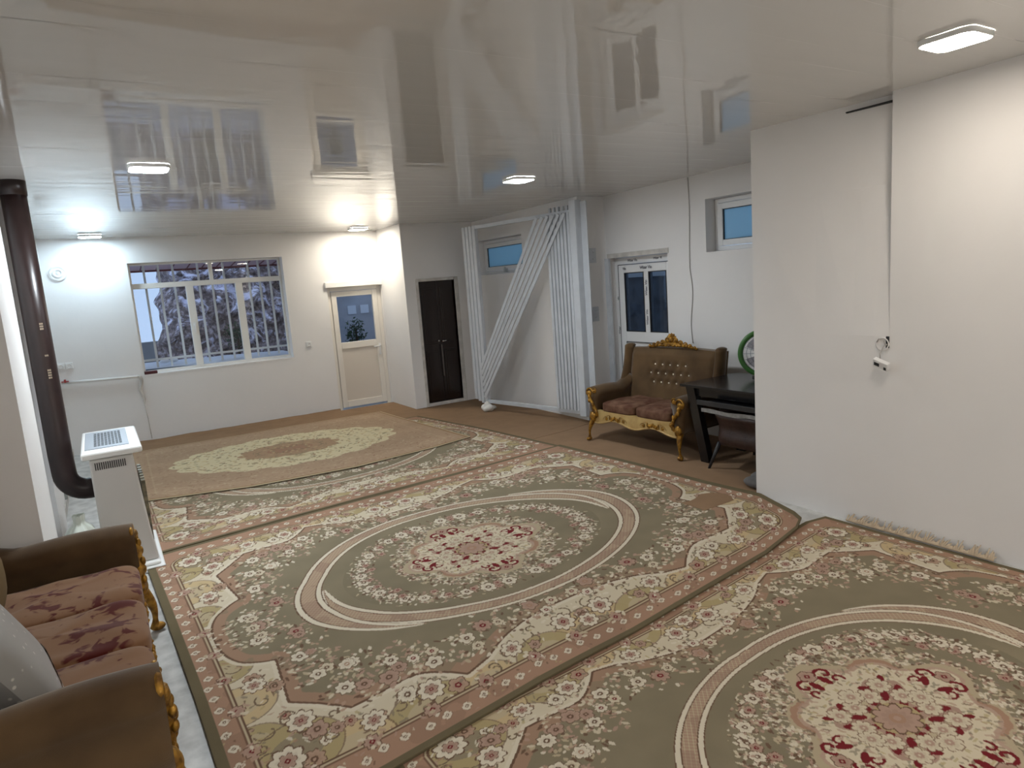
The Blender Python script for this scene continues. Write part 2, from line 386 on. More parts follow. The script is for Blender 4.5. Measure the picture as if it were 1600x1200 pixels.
def rock(u, v):
    z = -.5+4.2*v; edge = .78+.14*z+.12*noise.noise(Vector((z*2.2, 3.1, 0)))
    x = edge+u*2.9
    y = 12.7+v*1.6+(1-min(1, u*12))*.6
    p = Vector((x*1.3, z*1.3, 2.0))
    d = noise.fractal(p*1.1, .9, 2.1, 5)*.38+abs(noise.noise(p*2.6))*.25
    return (x+.12*noise.noise(p*3), y-d, z)
tag(MB().grid(rock, 170, 160, smooth=False).build('rock_slope', rock_mat(), fix=False), 'dark rock slope with pale patches rising outside the wide window', 'rock slope')
FOL = mat('dark_green_leaves', (.03, .075, .03), .8, var=.4, vscale=20)
def bush(name, c, r, n, label, cat, trunk=0):
    mb = MB(); rnd = random.Random(len(label)+n)
    for i in range(n):
        a = Vector((rnd.gauss(0, 1), rnd.gauss(0, 1), rnd.gauss(0, 1))).normalized()*r*rnd.uniform(.35, 1)
        p = Vector(c)+Vector((a.x, a.y*.5, a.z*1.3)); s = r*rnd.uniform(.10, .2)
        q = Vector((rnd.uniform(-1, 1), rnd.uniform(-1, 1), rnd.uniform(-1, 1))).normalized(); t = q.orthogonal().normalized()
        mb.add([p-q*s, p+t*s*.45, p+q*s, p-t*s*.45], [(0, 1, 2, 3)])
    o = mb.build('foliage', FOL, fix=False)
    e = thing(name, label, cat, (c[0], c[1], c[2]-r*1.2)); o.parent = e; o.matrix_parent_inverse = Matrix.Translation(-Vector(e.location))
    st = MB().tube([(c[0], c[1], c[2]-r*1.2-trunk), (c[0]+.02, c[1], c[2]-r*.3), (c[0], c[1], c[2]+r*.4)], [.03, .02, .008], 6)
    wpart('stem', st, mat('bark', (.06, .045, .03), .9), e, 0)
    return e
bush('shrub', (1.98, 12.0, 1.25), .2, 260, 'small green shrub on the rock slope behind the middle pane', 'shrub', 1.13)
bush('shrub', (4.02, 12.0, 1.08), .22, 320, 'dark green shrub seen through the glass of the far door', 'shrub', .93)
tag(MB().box(-2, 1.1, 14.6, 14.8, -.3, 1.15).build('yard_wall', mat('grey_yard_wall', (.30, .32, .34), .8, var=.3, vscale=3)), 'low grey yard wall beyond the left pane', 'wall')
def ledge(u, v):
    x = -.3+u*2.9; yy = 10.66+v*1.0
    return (x, yy, (1.0-.022*x)+.012*noise.noise(Vector((x*3, yy*3, 0)))-(.03 if v in (0, 1) else 0))
mb = MB(); mb.grid(ledge, 60, 14); mb.box(-.3, 2.6, 10.67, 11.6, -.1, .93)
tag(mb.build('parapet', mat('snowy_white', (.66, .70, .76), .8)), 'whitish outdoor ledge just below the window grille', 'ledge')
mb = MB(); mb.ball((.78, 10.85, 1.03), .07, .05, .03); mb.ball((.9, 10.87, 1.03), .06, .05, .03)
tag(mb.build('snow_lump', mat('snow', (.8, .84, .9), .8)), 'small white lump on the ledge behind the left pane', 'lump')
mb = MB(); mb.box(3.9, 7, 12.6, 12.8, -.3, 2.6)
tag(mb.build('house_wall', mat('pale_house_wall', (.45, .47, .52), .8, var=.25, vscale=2)), 'pale blue-grey house wall seen through the glass of the far door', 'wall')
mb = MB()
for (x, z) in ((4.0, 1.4), (4.25, 1.4)): mb.box(x+.12, x+.28, 12.58, 12.61, z, z+.16)
o_ = mb.build('window', mat('pale_pane', (.7, .75, .82), .3)); o_.parent = bpy.data.objects['house_wall']
tag(MB().box(-3, 7, 10.56, 17, -.25, -.12).build('yard', mat('yard_concrete', (.30, .31, .33), .9, var=.3)), 'grey concrete yard outside the far door', 'yard', kind='structure')

# ------------------------------------------------------------------ door 1 (half glazed, far wall)
D1 = sempty('door_1', (3.49, YF+.1, 0))
y0, y1 = YF+.06, YF+.12
mb = MB(); mb.box(3.06, 3.12, y0, y1, 0, 1.905); mb.box(3.865, 3.925, y0, y1, 0, 1.905); mb.box(3.12, 3.865, y0, y1, 1.845, 1.905)
wpart('door_frame', mb, CREAMPVC, D1)
mb = MB(); a, b = 3.125, 3.86; yy0, yy1 = y0-.015, y1-.02
mb.box(a, a+.08, yy0, yy1, .03, 1.84); mb.box(b-.08, b, yy0, yy1, .03, 1.84); mb.box(a+.08, b-.08, yy0, yy1, 1.76, 1.84)
mb.box(a+.08, b-.08, yy0, yy1, .95, 1.05); mb.box(a+.08, b-.08, yy0, yy1, .03, .13)
wpart('door_leaf', mb, CREAMPVC, D1, .006)
wpart('door_panel', MB().box(a+.075, b-.075, yy0+.018, yy1-.01, .125, .955), mat('beige_door_panel', (.66, .60, .53), .4), D1, .003)
wpart('window_pane', MB().box(a+.075, b-.075, yy0+.025, yy0+.03, 1.045, 1.765), CLEAR, D1, 0)
wpart('door_handle', MB().box(b-.055, b-.025, yy0-.012, yy0, .80, .98).box(b-.15, b-.03, yy0-.045, yy0-.025, .93, .95).box(b-.05, b-.03, yy0-.045, yy0, .93, .95), PVC, D1, .003)
struct(MB().box(3.03, 3.96, YF-.035, YF+.0, 1.905, 1.985).build('trim_3', PLASTER, bevel=.004))

# ------------------------------------------------------------------ door 2 (dark double leaf)
D2 = sempty('door_2', (4.44, YC+.06, .06))
for (a, b) in ((4.145, 4.437), (4.443, 4.735)):
    mb = MB(); mb.box(a, b, YC+.04, YC+.075, .06, 1.895)
    for (z0, z1) in ((.15, .85), (.95, 1.80)):
        mb.box(a+.05, b-.05, YC+.030, YC+.042, z0, z1); mb.box(a+.075, b-.075, YC+.022, YC+.032, z0+.03, z1-.03)
    wpart('door_leaf', mb, DOORBROWN, D2, .005)
wpart('door_handle', MB().ball((4.475, YC+.015, .98), .016).tube([(4.475, YC+.04, .98), (4.475, YC+.01, .98)], .008).tube([(4.475, YC+.008, .98), (4.53, YC+.005, .985)], .008), CHROME, D2, 0)
wpart('door_handle', MB().ball((4.405, YC+.015, .99), .016).tube([(4.405, YC+.04, .99), (4.405, YC+.01, .99)], .008), CHROME, D2, 0)
wpart('door_bar', MB().box(4.437, 4.450, YC+.0, YC+.03, .45, .93), mat('dull_bar', (.12, .10, .09), .5), D2, .002)

# ------------------------------------------------------------------ small high windows on the right
def small_window(name, X, ya, yb, z0, z1, rec, handle=True):
    W = sempty(name, (X+rec, (ya+yb)/2, z0)); x0, x1 = X+rec, X+rec+.06
    mb = MB(); t = .045
    mb.box(x0, x1, ya, ya+t, z0, z1); mb.box(x0, x1, yb-t, yb, z0, z1); mb.box(x0, x1, ya+t, yb-t, z1-t, z1); mb.box(x0, x1, ya+t, yb-t, z0, z0+t)
    wpart('window_frame', mb, PVC, W)
    mb = MB(); a, b, c_, d = ya+t+.004, yb-t-.004, z0+t+.004, z1-t-.004; s = .06
    mb.box(x0-.018, x1-.02, a, a+s, c_, d); mb.box(x0-.018, x1-.02, b-s, b, c_, d); mb.box(x0-.018, x1-.02, a+s, b-s, d-s, d); mb.box(x0-.018, x1-.02, a+s, b-s, c_, c_+s)
    wpart('window_sash', mb, PVC, W, .005)
    g = MB(); r_ = .006
    g.box(x0-.005, x0+.02, a+s-r_, a+s+r_, c_+s, d-s); g.box(x0-.005, x0+.02, b-s-r_, b-s+r_, c_+s, d-s); g.box(x0-.005, x0+.02, a+s, b-s, d-s-r_, d-s+r_); g.box(x0-.005, x0+.02, a+s, b-s, c_+s-r_, c_+s+r_)
    wpart('gasket', g, BLACKPLASTIC, W, 0)
    wpart('window_pane', MB().box(x0+.01, x0+.014, a+s, b-s, c_+s, d-s), BLUEGLASS, W, 0)
    ym = (ya+yb)/2
    wpart('window_handle', MB().box(x0-.035, x0-.018, ym-.05, ym+.05, c_-.035, c_+.02).box(x0-.05, x0-.035, ym-.015, ym+.015, c_-.03, c_+.04), mat('grey_handle', (.5, .52, .52), .4), W)
    return W
small_window('window_2', XB, 7.905, 9.195, 1.93, 2.435, .14)
small_window('window_3', XR, 3.755, 4.993, 1.97, 2.50, .14)
# exterior backing behind the right wall: a dim blue yard
tag(MB().box(7.6, 7.7, 2.0, 10.4, -.3, 1.72).build('garden_wall', mat('dim_garden_wall', (.50, .54, .60), .9, var=.6, vscale=4)), 'dim wall outside seen through the two door panes behind the loveseat', 'wall')

# ------------------------------------------------------------------ door 3 (film-wrapped white door with two panes)
D3 = sempty('door_3', (XR+.15, 6.0, 0))
X0, X1 = XR+.10, XR+.17
mb = MB(); mb.box(X0, X1, 6.50, 6.58, 0, 1.995); mb.box(X0, X1, 5.565, 5.60, 0, 1.995); mb.box(X0, X1, 5.60, 6.50, 1.915, 1.995)
wpart('door_frame', mb, PVC, D3)
mb = MB(); a, b = 5.61, 6.49; q0, q1 = X0-.02, X1-.02
mb.box(q0, q1, b-.10, b, .03, 1.905); mb.box(q0, q1, a, a+.06, .03, 1.905); mb.box(q0, q1, a+.06, b-.10, 1.81, 1.905)
mb.box(q0, q1, 5.965, 6.045, 1.09, 1.81); mb.box(q0, q1, a+.06, b-.10, .96, 1.09); mb.box(q0, q1, a+.06, b-.10, .03, .16)
wpart('door_leaf', mb, PVC, D3, .004)
wpart('door_panel', MB().box(q0+.02, q1-.02, a+.055, b-.095, .155, .965), PVC, D3, .003)
g = MB()
for (ya, yb) in ((a+.06, 5.965), (6.045, b-.10)):
    for (p, q, r_, s_) in ((ya, ya+.012, 1.09, 1.81), (yb-.012, yb, 1.09, 1.81), (ya, yb, 1.09, 1.1), (ya, yb, 1.8, 1.81)): g.box(q0-.002, q0+.02, p, q, r_, s_)
wpart('gasket', g, BLACKPLASTIC, D3, 0)
for (ya, yb) in ((a+.06, 5.965), (6.045, b-.10)):
    wpart('window_pane', MB().box(q0+.02, q0+.025, ya, yb, 1.09, 1.81), DIMGLASS, D3, 0)
g = MB(); g.box(q0-.003, q0, b-.0, b+.008, .03, 1.91); g.box(q0-.003, q0+.002, a, b+.008, 1.905, 1.913)
g.box(q0-.002, q0+.003, a+.055, b-.095, .958, .966); g.box(q0-.002, q0+.003, b-.10, b-.092, .155, .966)
wpart('seam', g, mat('dark_seam', (.05, .05, .06), .7), D3, 0)
INK = mat('grey_film_print', (.16, .16, .18), .7)
def film_text(txt, y, z, size, vert=False, X=q0-.004):
    cu = bpy.data.curves.new('film_print', 'FONT'); cu.body = txt; cu.size = size; cu.extrude = .0006; cu.offset = .0012; cu.align_x = 'CENTER'; cu.align_y = 'CENTER'
    o = bpy.data.objects.new('film_print', cu); COL.objects.link(o); cu.materials.append(INK)
    R_ = Matrix(((0, 0, -1), (-1, 0, 0), (0, 1, 0)))       # text x -> -Y, text y -> Z, normal -> -X
    if vert: R_ = R_ @ Matrix.Rotation(PI/2, 3, 'Z')
    mw = R_.to_4x4(); mw.translation = (X, y, z)
    o.parent = D3; o.matrix_parent_inverse = Matrix.Translation(-Vector(D3.location)); o.matrix_basis = mw
film_text('Wizar Vin', 6.25, 1.955, .042, X=X0-.002); film_text('Wizar  Vi', 5.82, 1.957, .036, X=X0-.002)
film_text('Wizar Vin', 6.0, 1.86, .05); film_text('Vin', 6.38, 1.86, .045)
film_text('Wizar Vin', 6.005, 1.62, .045, True); film_text('Wizar Vin', 6.005, 1.27, .045, True)
film_text('vin', 6.54, 1.5, .04, True, X0-.002); film_text('Wizar', 6.54, 1.1, .04, True, X0-.002)
struct(MB().box(XR-.012, XR+.0, 5.54, 6.59, 2.0, 2.055).build('trim_4', PLASTER_GREY))
struct(MB().box(XR-.03, XR+.0, 6.545, 6.62, 0, 2.0).build('trim_5', STEEL_W))

# ------------------------------------------------------------------ ceiling lamps
for i, (x, y, c_, s_, lab) in enumerate(LAMPS):
    z = ceil_z(y); L = thing('ceiling_lamp', lab, 'lamp', (x, y, z), 0, 'square ceiling panel lamps')
    hs = .125
    def rr(h, zz, rad=.05, n=6):
        out = []
        for (cx, cy, a0) in ((h-rad, h-rad, 0), (-h+rad, h-rad, 90), (-h+rad, -h+rad, 180), (h-rad, -h+rad, 270)):
            for k in range(n+1):
                a = math.radians(a0+90*k/n); out.append((cx+rad*math.cos(a), cy+rad*math.sin(a), zz))
        return out
    mb = MB(); mb.loft([rr(hs, 0), rr(hs, -.022), rr(hs-.003, -.026), rr(hs-.006, -.025)], cap=False)
    mb.build('lamp_frame', WHITE, L)
    mb = MB(); mb.loft([rr(hs-.006, -.012), rr(hs-.007, -.0255), rr(hs-.02, -.028)], cap=True)
    mb.build('lamp_diffuser', emis('lamp_glow_%d' % i, c_, s_), L)

# ------------------------------------------------------------------ folding gate
GA = Vector((4.62, 8.30, 0)); GB = Vector((4.99, 6.56, 0)); gd = (GB-GA); GL = gd.length; gang = math.atan2(gd.y, gd.x)
gate = thing('folding_gate', 'folded white steel gate with diagonal bars opened against the right wall', 'gate', (GA.x, GA.y, 0), gang)
ZB0, ZT0 = .135, 2.57
ZB1, ZT1 = .12, 2.60
mb = MB()
mb.box(-.03, GL, -.02, .02, ZB0-.02, ZB0+.03)
mb.build('bottom_rail', STEEL_W, gate, .003)
mb = MB(); mb.box(-.0, GL, -.02, .02, ZT0-.02, ZT0+.03); mb.build('top_rail', STEEL_W, gate, .003)
for k in range(4):                                        # folded leaf edge, stacked tubes
    mb = MB(); mb.box(-.03-.085*k, .03-.085*k, -.03+.012*k, .03+.012*k, ZB0-.05+.02*k, ZT0+.03)
    mb.build('post', STEEL_W, gate, .006)
for k in range(7):                                        # vertical pantograph bars, crowded at the hinge side
    x = GL-.03-.056*k
    mb = MB(); mb.box(x-.018, x+.018, -.05, -.015, ZB0+.03, ZT0+.0)
    mb.build('vertical_bar', STEEL_W, gate)
for k in range(6):                                        # diagonal bundle
    xt = GL-.06-.085*k; xb = .03; y = -.075-.006*k
    a = Vector((xt, y, ZT0-.01)); b = Vector((xb, y, ZB0+.07+.085*k)); d = (b-a).normalized(); n_ = Vector((d.z, 0, -d.x))
    p = [a+n_*.022, a-n_*.022, b-n_*.022, b+n_*.022]
    mb = MB(); mb.add([q+Vector((0, -.005, 0)) for q in p]+[q+Vector((0, .005, 0)) for q in p], [(0, 1, 2, 3), (7, 6, 5, 4), (0, 4, 5, 1), (1, 5, 6, 2), (2, 6, 7, 3), (3, 7, 4, 0)])
    mb.build('diagonal_bar', STEEL_W, gate, .002)
mb = MB()                                                 # wide channel post at the hinge side
mb.box(GL, GL+.10, -.06, -.045, .10, 2.70); mb.box(GL+.085, GL+.10, -.045, .06, .10, 2.70); mb.box(GL, GL+.015, -.045, .06, .10, 2.70)
mb.box(GL+.10, GL+.19, .035, .05, .10, 2.68)
mb.build('channel_post', STEEL_W, gate, .004)
for k in range(6):
    mb = MB(); mb.box(GL-.045-.07*k, GL-.02-.07*k, .02, .05, ZT0-.10, 2.66); mb.build('stacked_leaf_top', STEEL_W, gate)
for z in (1.33, 2.05):
    mb = MB(); mb.box(5.26, 5.36, YJ-.014, YJ-.002, z-.09, z+.09); mb.box(5.20, 5.29, YJ-.03, YJ-.014, z-.06, z+.06)
    for dz in (-.04, .04): mb.lathe([(0, -.004), (.012, -.003), (.012, 0)], (5.315, YJ-.018, z+dz), 10, axis='y')
    hg = mb.build('hinge', STEEL_W, None); hg.parent = gate
    hg.matrix_parent_inverse = (Matrix.Translation(gate.location) @ Matrix.Rotation(gang, 4, 'Z')).inverted()
mb = MB()
for k in range(9):
    a = k*.7; mb.ball((.035*math.cos(a), .05*math.sin(a), .05+.012*math.sin(a*3)), .055, .05, .045, 10, 7)
mb.ball((0, 0, .09), .05, .04, .05, 10, 7); mb.ball((.1, .02, .035), .05, .05, .03)
bag = mb.build('plastic_bag', MARBLEBAG); bag.location = (4.56, 8.22, .012)
tag(bag, 'crumpled white bag on the brown carpet under the gate corner', 'bag')

# ------------------------------------------------------------------ gilt sofas
def floral_mat():
    m, nt, b = nodes('floral_seat_fabric'); b.inputs['Roughness'].default_value = .9; b.inputs['Specular IOR Level'].default_value = .15
    b.inputs['Sheen Weight'].default_value = .15
    tc = nt.nodes.new('ShaderNodeTexCoord')
    v = nt.nodes.new('ShaderNodeTexVoronoi'); v.inputs['Scale'].default_value = 6.5; v.feature = 'F1'
    n = nt.nodes.new('ShaderNodeTexNoise'); n.inputs['Scale'].default_value = 18; n.inputs['Detail'].default_value = 2; n.inputs['Distortion'].default_value = .8
    for q in (v, n): nt.links.new(tc.outputs['Object'], q.inputs['Vector'])
    mt = nt.nodes.new('ShaderNodeMath'); mt.operation = 'SUBTRACT'; nt.links.new(n.outputs['Fac'], mt.inputs[0])
    m3 = nt.nodes.new('ShaderNodeMath'); m3.operation = 'MULTIPLY'; nt.links.new(v.outputs['Distance'], m3.inputs[0]); m3.inputs[1].default_value = .55; nt.links.new(m3.outputs[0], mt.inputs[1])
    r = nt.nodes.new('ShaderNodeValToRGB')
    r.color_ramp.elements[0].position = .24; r.color_ramp.elements[0].color = (*lin((128, 94, 68)), 1)
    r.color_ramp.elements[1].position = .34; r.color_ramp.elements[1].color = (*lin((80, 26, 18)), 1)
    nt.links.new(mt.outputs[0], r.inputs[0]); nt.links.new(r.outputs[0], b.inputs['Base Color']); return m
FLORAL = floral_mat()
ROSE = mat('rose_brown_seat_fabric', lin((118, 90, 72)), .9, col2=lin((84, 54, 42)), vscale=9, spec=.15, bump=.1, bscale=200)

def make_sofa(name, label, W, ncush, seatmat, loc, rz, sc=1.0, buttons=True):
    S = thing(name, label, 'sofa', loc, rz); S.scale = (sc, sc, sc)
    hw = W/2; ia = hw-.2                                        # inner side of arms
    # base body
    MB().box(-hw+.05, hw-.05, .05, .70, .24, .335).build('seat_frame', VELVET, S, .01)
    # apron with a scalloped lower edge
    def apz(x):
        t = abs(x)/(ia+.04); return .225-.024*math.cos(t*PI*2.0)
    N = 40; pts = []
    mb = MB()
    for i in range(N):
        xa = -hw+.1+(2*hw-.2)*i/N; xb = -hw+.1+(2*hw-.2)*(i+1)/N; za, zb = apz(xa), apz(xb)
        mb.add([(xa, .0, za), (xb, .0, zb), (xb, .0, .345), (xa, .0, .345), (xa, .05, za), (xb, .05, zb), (xb, .05, .345), (xa, .05, .345)],
               [(0, 1, 2, 3), (4, 7, 6, 5), (0, 4, 5, 1), (3, 2, 6, 7)])
    mb.tube([(-hw+.1+(2*hw-.2)*i/N, -.002, apz(-hw+.1+(2*hw-.2)*i/N)+.004) for i in range(N+1)], .009, 6)
    ap = mb.build('apron', CREAMWOOD, S)
    for cx in ((-.27*W/1.4, .27*W/1.4) if W < 1.6 else (-.5, 0, .5)):
        mb = MB()
        for s in (-1, 1):
            mb.scroll((cx+s*.05, -.006, .275), .030, 1.1, 0 if s > 0 else PI, (1, 0, 0), (0, 0, 1), .0075, s, (s*.10, .012))
            mb.scroll((cx+s*.13, -.006, .268), .020, 1.0, PI/2, (1, 0, 0), (0, 0, 1), .006, -s, (s*.05, -.012))
        for k in range(5): mb.ball((cx+(k-2)*.022, -.008, .27-.012*abs(k-2)+.02), .012, .008, .02, 8, 6)
        mb.build('carving', GOLD, ap)
    # back: slightly raked, curved top edge, side wings
    def back(u, v, side):
        x = (u-.5)*2*(hw-.07); z = .30+v*(.66+.02*math.sin(u*PI)); y = .535+v*.11
        edge = max(0, 1-min(u, 1-u)/.05)*.02; pad = .05*min(1, 12*min(u, 1-u))*min(1, 10*(1-v))
        tuft = 0
        if buttons:
            for (bx, bz) in BT: tuft = max(tuft, .022*math.exp(-((x-bx)**2+(z-bz)**2)/.0011))
        return (x, y-pad+edge+tuft, z) if side else (x, y+.10, z)
    BT = []
    for r_, (n, z) in enumerate(((5, .80), (6, .705), (5, .61))):
        for k in range(n):
            BT.append(((k-(n-1)/2)*.105*(W/1.4), z))
    mb = MB(); nu, nv = 90, 46
    mb.grid(lambda u, v: back(u, v, True), nu, nv); mb.grid(lambda u, v: back(u, v, False), 12, 4)
    top = [back(i/40, 1, True) for i in range(41)]; topb = [back(i/40, 1, False) for i in range(41)]
    mb.add(top+topb, [(i, i+1, i+42, i+41) for i in range(40)])
    for e in (0, 1):
        a = [back(e, i/20, True) for i in range(21)]; b_ = [back(e, i/20, False) for i in range(21)]
        mb.add(a+b_, [(i, i+1, i+22, i+21) for i in range(20)])
    bk = mb.build('backrest', VELVET, S, fix=True)
    for (bx, bz) in BT:
        if abs(bx) > hw-.1: continue
        MB().ball((bx, .535+(bz-.3)/.66*.11-.045+.012, bz), .010, .008, .010, 8, 6).build('button', mat('pearl_button', (.75, .68, .55), .3) if 'pearl_button' not in bpy.data.materials else bpy.data.materials['pearl_button'], bk)
    # wings: rolled side pieces that sweep from the back down to the arm
    for s in (-1, 1):
        rings = []
        for k in range(13):
            t = k/12; z = .55+t*.44; y = .47+.11*t+.02*math.sin(t*PI); x = s*(hw-.075); rr_ = (.045, .075-.01*t)
            rings.append([(x+rr_[0]*math.cos(2*PI*j/12), y+.05+rr_[1]*math.sin(2*PI*j/12)*1.1, z) for j in range(12)])
        mb = MB(); mb.loft(rings); mb.ball((s*(hw-.075), .635, .985), .046, .075, .028); mb.build('wing', VELVET, S)
    # arms
    for s in (-1, 1):
        arm = MB(); rings = []
        for k in range(17):
            t = k/16; y = -.012+t*.57
            zt = .60+.03*math.sin(min(1, t*1.5)*PI)*.4+max(0, t-.72)**1.5*.55; rad = .082*(1-.12*t)
            prof = []
            cx = s*(hw-.095)
            if k == 0: rad *= .9
            # close down to the seat rail
            prof = [(cx+rad*1.15*math.sin(a), y, zt-rad+rad*math.cos(a)) for a in [(-PI*.72)+PI*1.44*j/15 for j in range(16)]]
            prof += [(cx+.052, y, zt-.24), (cx+.052, y, .26), (cx-.052, y, .26), (cx-.052, y, zt-.24)]
            rings.append(prof)
        arm.loft(rings); ar = arm.build('arm', VELVET, S)
        # carved gold front: scroll at the roll, S-curve post, cabriole leg below
        g = MB(); cx = s*(hw-.095)
        g.scroll((cx+s*.035, -.014, .535), .060, 1.25, PI/2, (1, 0, 0), (0, 0, 1), .014, s)
        g.scroll((cx-s*.045, -.012, .56), .032, 1.1, PI/2, (1, 0, 0), (0, 0, 1), .010, -s)
        pth = []; rs = []
        for k in range(15):
            t = k/14; pth.append((cx+s*(.055*math.cos(t*PI*1.15)-.01), -.012-.012*math.sin(t*PI), .55-.27*t)); rs.append(.022-.006*math.sin(t*PI))
        g.tube(pth, rs, 8)
        for k in range(7):
            t = k/6; g.ball((cx+s*(.055*math.cos(t*PI*1.15)-.01)+s*.012*(-1)**k, -.026-.012*math.sin(t*PI), .53-.24*t), .018, .012, .024, 8, 6)
        g.ball((cx, -.01, .27), .045, .035, .06, 12, 8)
        gp_ = g.build('arm_post', GOLD, S); gp_.location.y = .010 if W > 1.6 else 0
        l = MB(); pth = []; rs = []
        for k in range(15):
            t = k/14; pth.append((cx+s*(.02*math.sin(t*PI)+.035*t*t), .01-.045*math.sin(t*PI*.9)-.03*t**3, .255-.235*t)); rs.append(.040-.030*math.sin(min(1, t*1.05)*PI/2)+.012*max(0, t-.8)*5)
        l.tube(pth, rs, 10); l.ball((pth[-1][0]+s*.008, pth[-1][1]-.012, .022), .028, .032, .022)
        l.scroll((cx+s*.045, -.035, .045), .02, .9, 0, (1, 0, 0), (0, 0, 1), .007, s)
        l.build('leg', GOLD, S)
        l = MB(); l.tube([(s*(hw-.12), .66, .26), (s*(hw-.11), .69, .12), (s*(hw-.10), .72, .002)], [.03, .024, .018], 8); l.build('leg', BLACKWOOD, S)
    # crest
    g = MB(); y = .63; z0 = .985; q = W/1.4*(.9 if W > 1.6 else 1)
    g.tube([(-.33*q, y, z0-.005), (-.2*q, y, z0+.02), (0, y-.005, z0+.035), (.2*q, y, z0+.02), (.33*q, y, z0-.005)], [.012, .020, .026, .020, .012], 8)
    for s in (-1, 1):
        for (cx, cz, r0, tr, rad) in ((.055, .070, .038, 1.2, .012), (.125, .048, .030, 1.2, .011), (.19, .034, .026, 1.1, .010), (.25, .022, .020, 1.1, .009), (.31, .008, .014, 1.0, .008)):
            g.scroll((s*cx*q, y-.012, z0+cz), r0, tr, PI/2, (1, 0, 0), (0, 0, 1), rad, s, (s*.06, -.02))
        for k in range(5): g.ball((s*(.03+.045*k)*q, y-.022, z0+.02), .02, .012, .014, 8, 6)
    for k in range(7):
        a = PI*(k/6); g.ball((.045*math.cos(a), y-.006, z0+.085+.045*math.sin(a)), .017, .012, .026, 8, 6, rot=Matrix.Rotation(-(a-PI/2), 3, 'Y'))
    g.ball((0, y-.015, z0+.08), .028, .02, .03, 10, 8)
    g.build('crest', GOLD, S)
    # seat cushions
    cw = 2*ia/ncush
    for k in range(ncush):
        cx = -ia+cw*(k+.5); mb = MB(); rnd = random.Random(k)
        mb.ball((0, 0, 0), 1, 1, 1, n=72, m=36, pw=.30)
        vv = []
        for (x, y, z) in mb.v:
            e = max(0, 1-x**6)*max(0, 1-y**6)
            zz = .388+z*.052+(e*(.012+.016*noise.noise(Vector((x*2+k*5, y*2, 1)))+.008*math.sin(x*5+k)*math.cos(y*4)) if z > 0 else 0)
            vv.append((cx+x*(cw/2-.003), .272+y*.280, zz))
        mb.v = vv
        mb.build('seat_cushion', seatmat, S)
    return S
make_sofa('loveseat', 'brown velvet loveseat with button-tufted back and gold carved crest against the right wall', 1.40, 2, ROSE, (4.555, 5.15, .008), -PI/2+math.radians(3.5))
near = make_sofa('sofa', 'brown velvet sofa with dark red floral seat in the near left corner', 1.87, 3, FLORAL, (.005, 3.27, .002), PI/2, 1.06); near.scale = (1.03, 1.25, 1.10)
bcu = MB().ball((-.05, .50, .58), .30, .10, .17, n=24, m=14, pw=.8); bo = bcu.build('back_cushion', mat('mustard_brown_velvet', lin((104, 82, 44)), .85), near); bo.location = (.47, .015, 0)
# pillow on the near sofa
def pillow_mat():
    m, nt, b = nodes('silver_pillow_satin'); b.inputs['Roughness'].default_value = .45; b.inputs['Sheen Weight'].default_value = .3
    tc = nt.nodes.new('ShaderNodeTexCoord'); v = nt.nodes.new('ShaderNodeTexVoronoi'); v.inputs['Scale'].default_value = 22; nt.links.new(tc.outputs['Object'], v.inputs['Vector'])
    r = nt.nodes.new('ShaderNodeValToRGB'); r.color_ramp.elements[0].position = .10; r.color_ramp.elements[0].color = (.55, .52, .48, 1)
    r.color_ramp.elements[1].position = .17; r.color_ramp.elements[1].color = (.26, .25, .235, 1)
    nt.links.new(v.outputs['Distance'], r.inputs[0]); nt.links.new(r.outputs[0], b.inputs['Base Color']); return m
pil = thing('throw_pillow', 'silver grey patterned pillow with a checked band leaning on the near sofa', 'pillow', (-.43, 2.78, .68))
pil.rotation_euler = (math.radians(12), math.radians(-24), math.radians(8))
mb = MB()
def pf(u, v, sg):
    a = (u-.5)*2; b = (v-.5)*2; e = (max(0, 1-a**4)*max(0, 1-b**4))**.5
    k = .27
    return (sg*.085*e+.0, a*k*(1-.10*(1-b*b)), b*k*(1-.10*(1-a*a)))
mb.grid(lambda u, v: pf(u, v, 1), 24, 24); mb.grid(lambda u, v: pf(u, v, -1), 24, 24)
mb.build('pillow_cover', pillow_mat(), pil)
mb = MB(); mb2 = MB()
for i in range(16):
    for j in range(2):
        def P_(uu, vv):
            p = pf(uu, vv, 1); return (p[0]+.004, p[1], p[2])
        u0 = .06+.055*i; v0 = .10+.045*j
        (mb if (i+j) % 2 else mb2).add([P_(u0, v0), P_(u0+.055, v0), P_(u0+.055, v0+.045), P_(u0, v0+.045)], [(0, 1, 2, 3)])
mb.build('dark_check', mat('dark_brown_check', (.03, .018, .012), .6), pil, fix=False); mb2.build('light_check', mat('light_check', (.6, .56, .5), .6), pil, fix=False)

# ------------------------------------------------------------------ black table, stool, fan
T = thing('table', 'black lacquered table beside the loveseat, half hidden by the white wall', 'table', (4.96, 4.0, .008))
def tp(name, mb, m, bevel=.003):
    o = mb.build(name, m, None, bevel); o.parent = T; o.matrix_parent_inverse = Matrix.Translation(-Vector(T.location)); return o
tp('tabletop', MB().box(4.57, 5.36, 3.50, 4.50, .728, .752), BLACKWOOD)
tp('apron', MB().box(4.64, 4.66, 3.56, 4.44, .64, .728).box(5.28, 5.30, 3.56, 4.44, .64, .728).box(4.66, 5.28, 4.42, 4.44, .64, .728).box(4.66, 5.28, 3.56, 3.58, .64, .728), BLACKWOOD)
def leg(xa, ya, xb, yb, wx_=.05, wy_=.07):
    mb = MB(); mb.loft([[(x+sx*wx_, y+sy*wy_, z) for (sx, sy) in ((-.5, -.5), (.5, -.5), (.5, .5), (-.5, .5))] for (x, y, z) in ((xa, ya, .728), (xb, yb, .0))], smooth=False)
    return mb
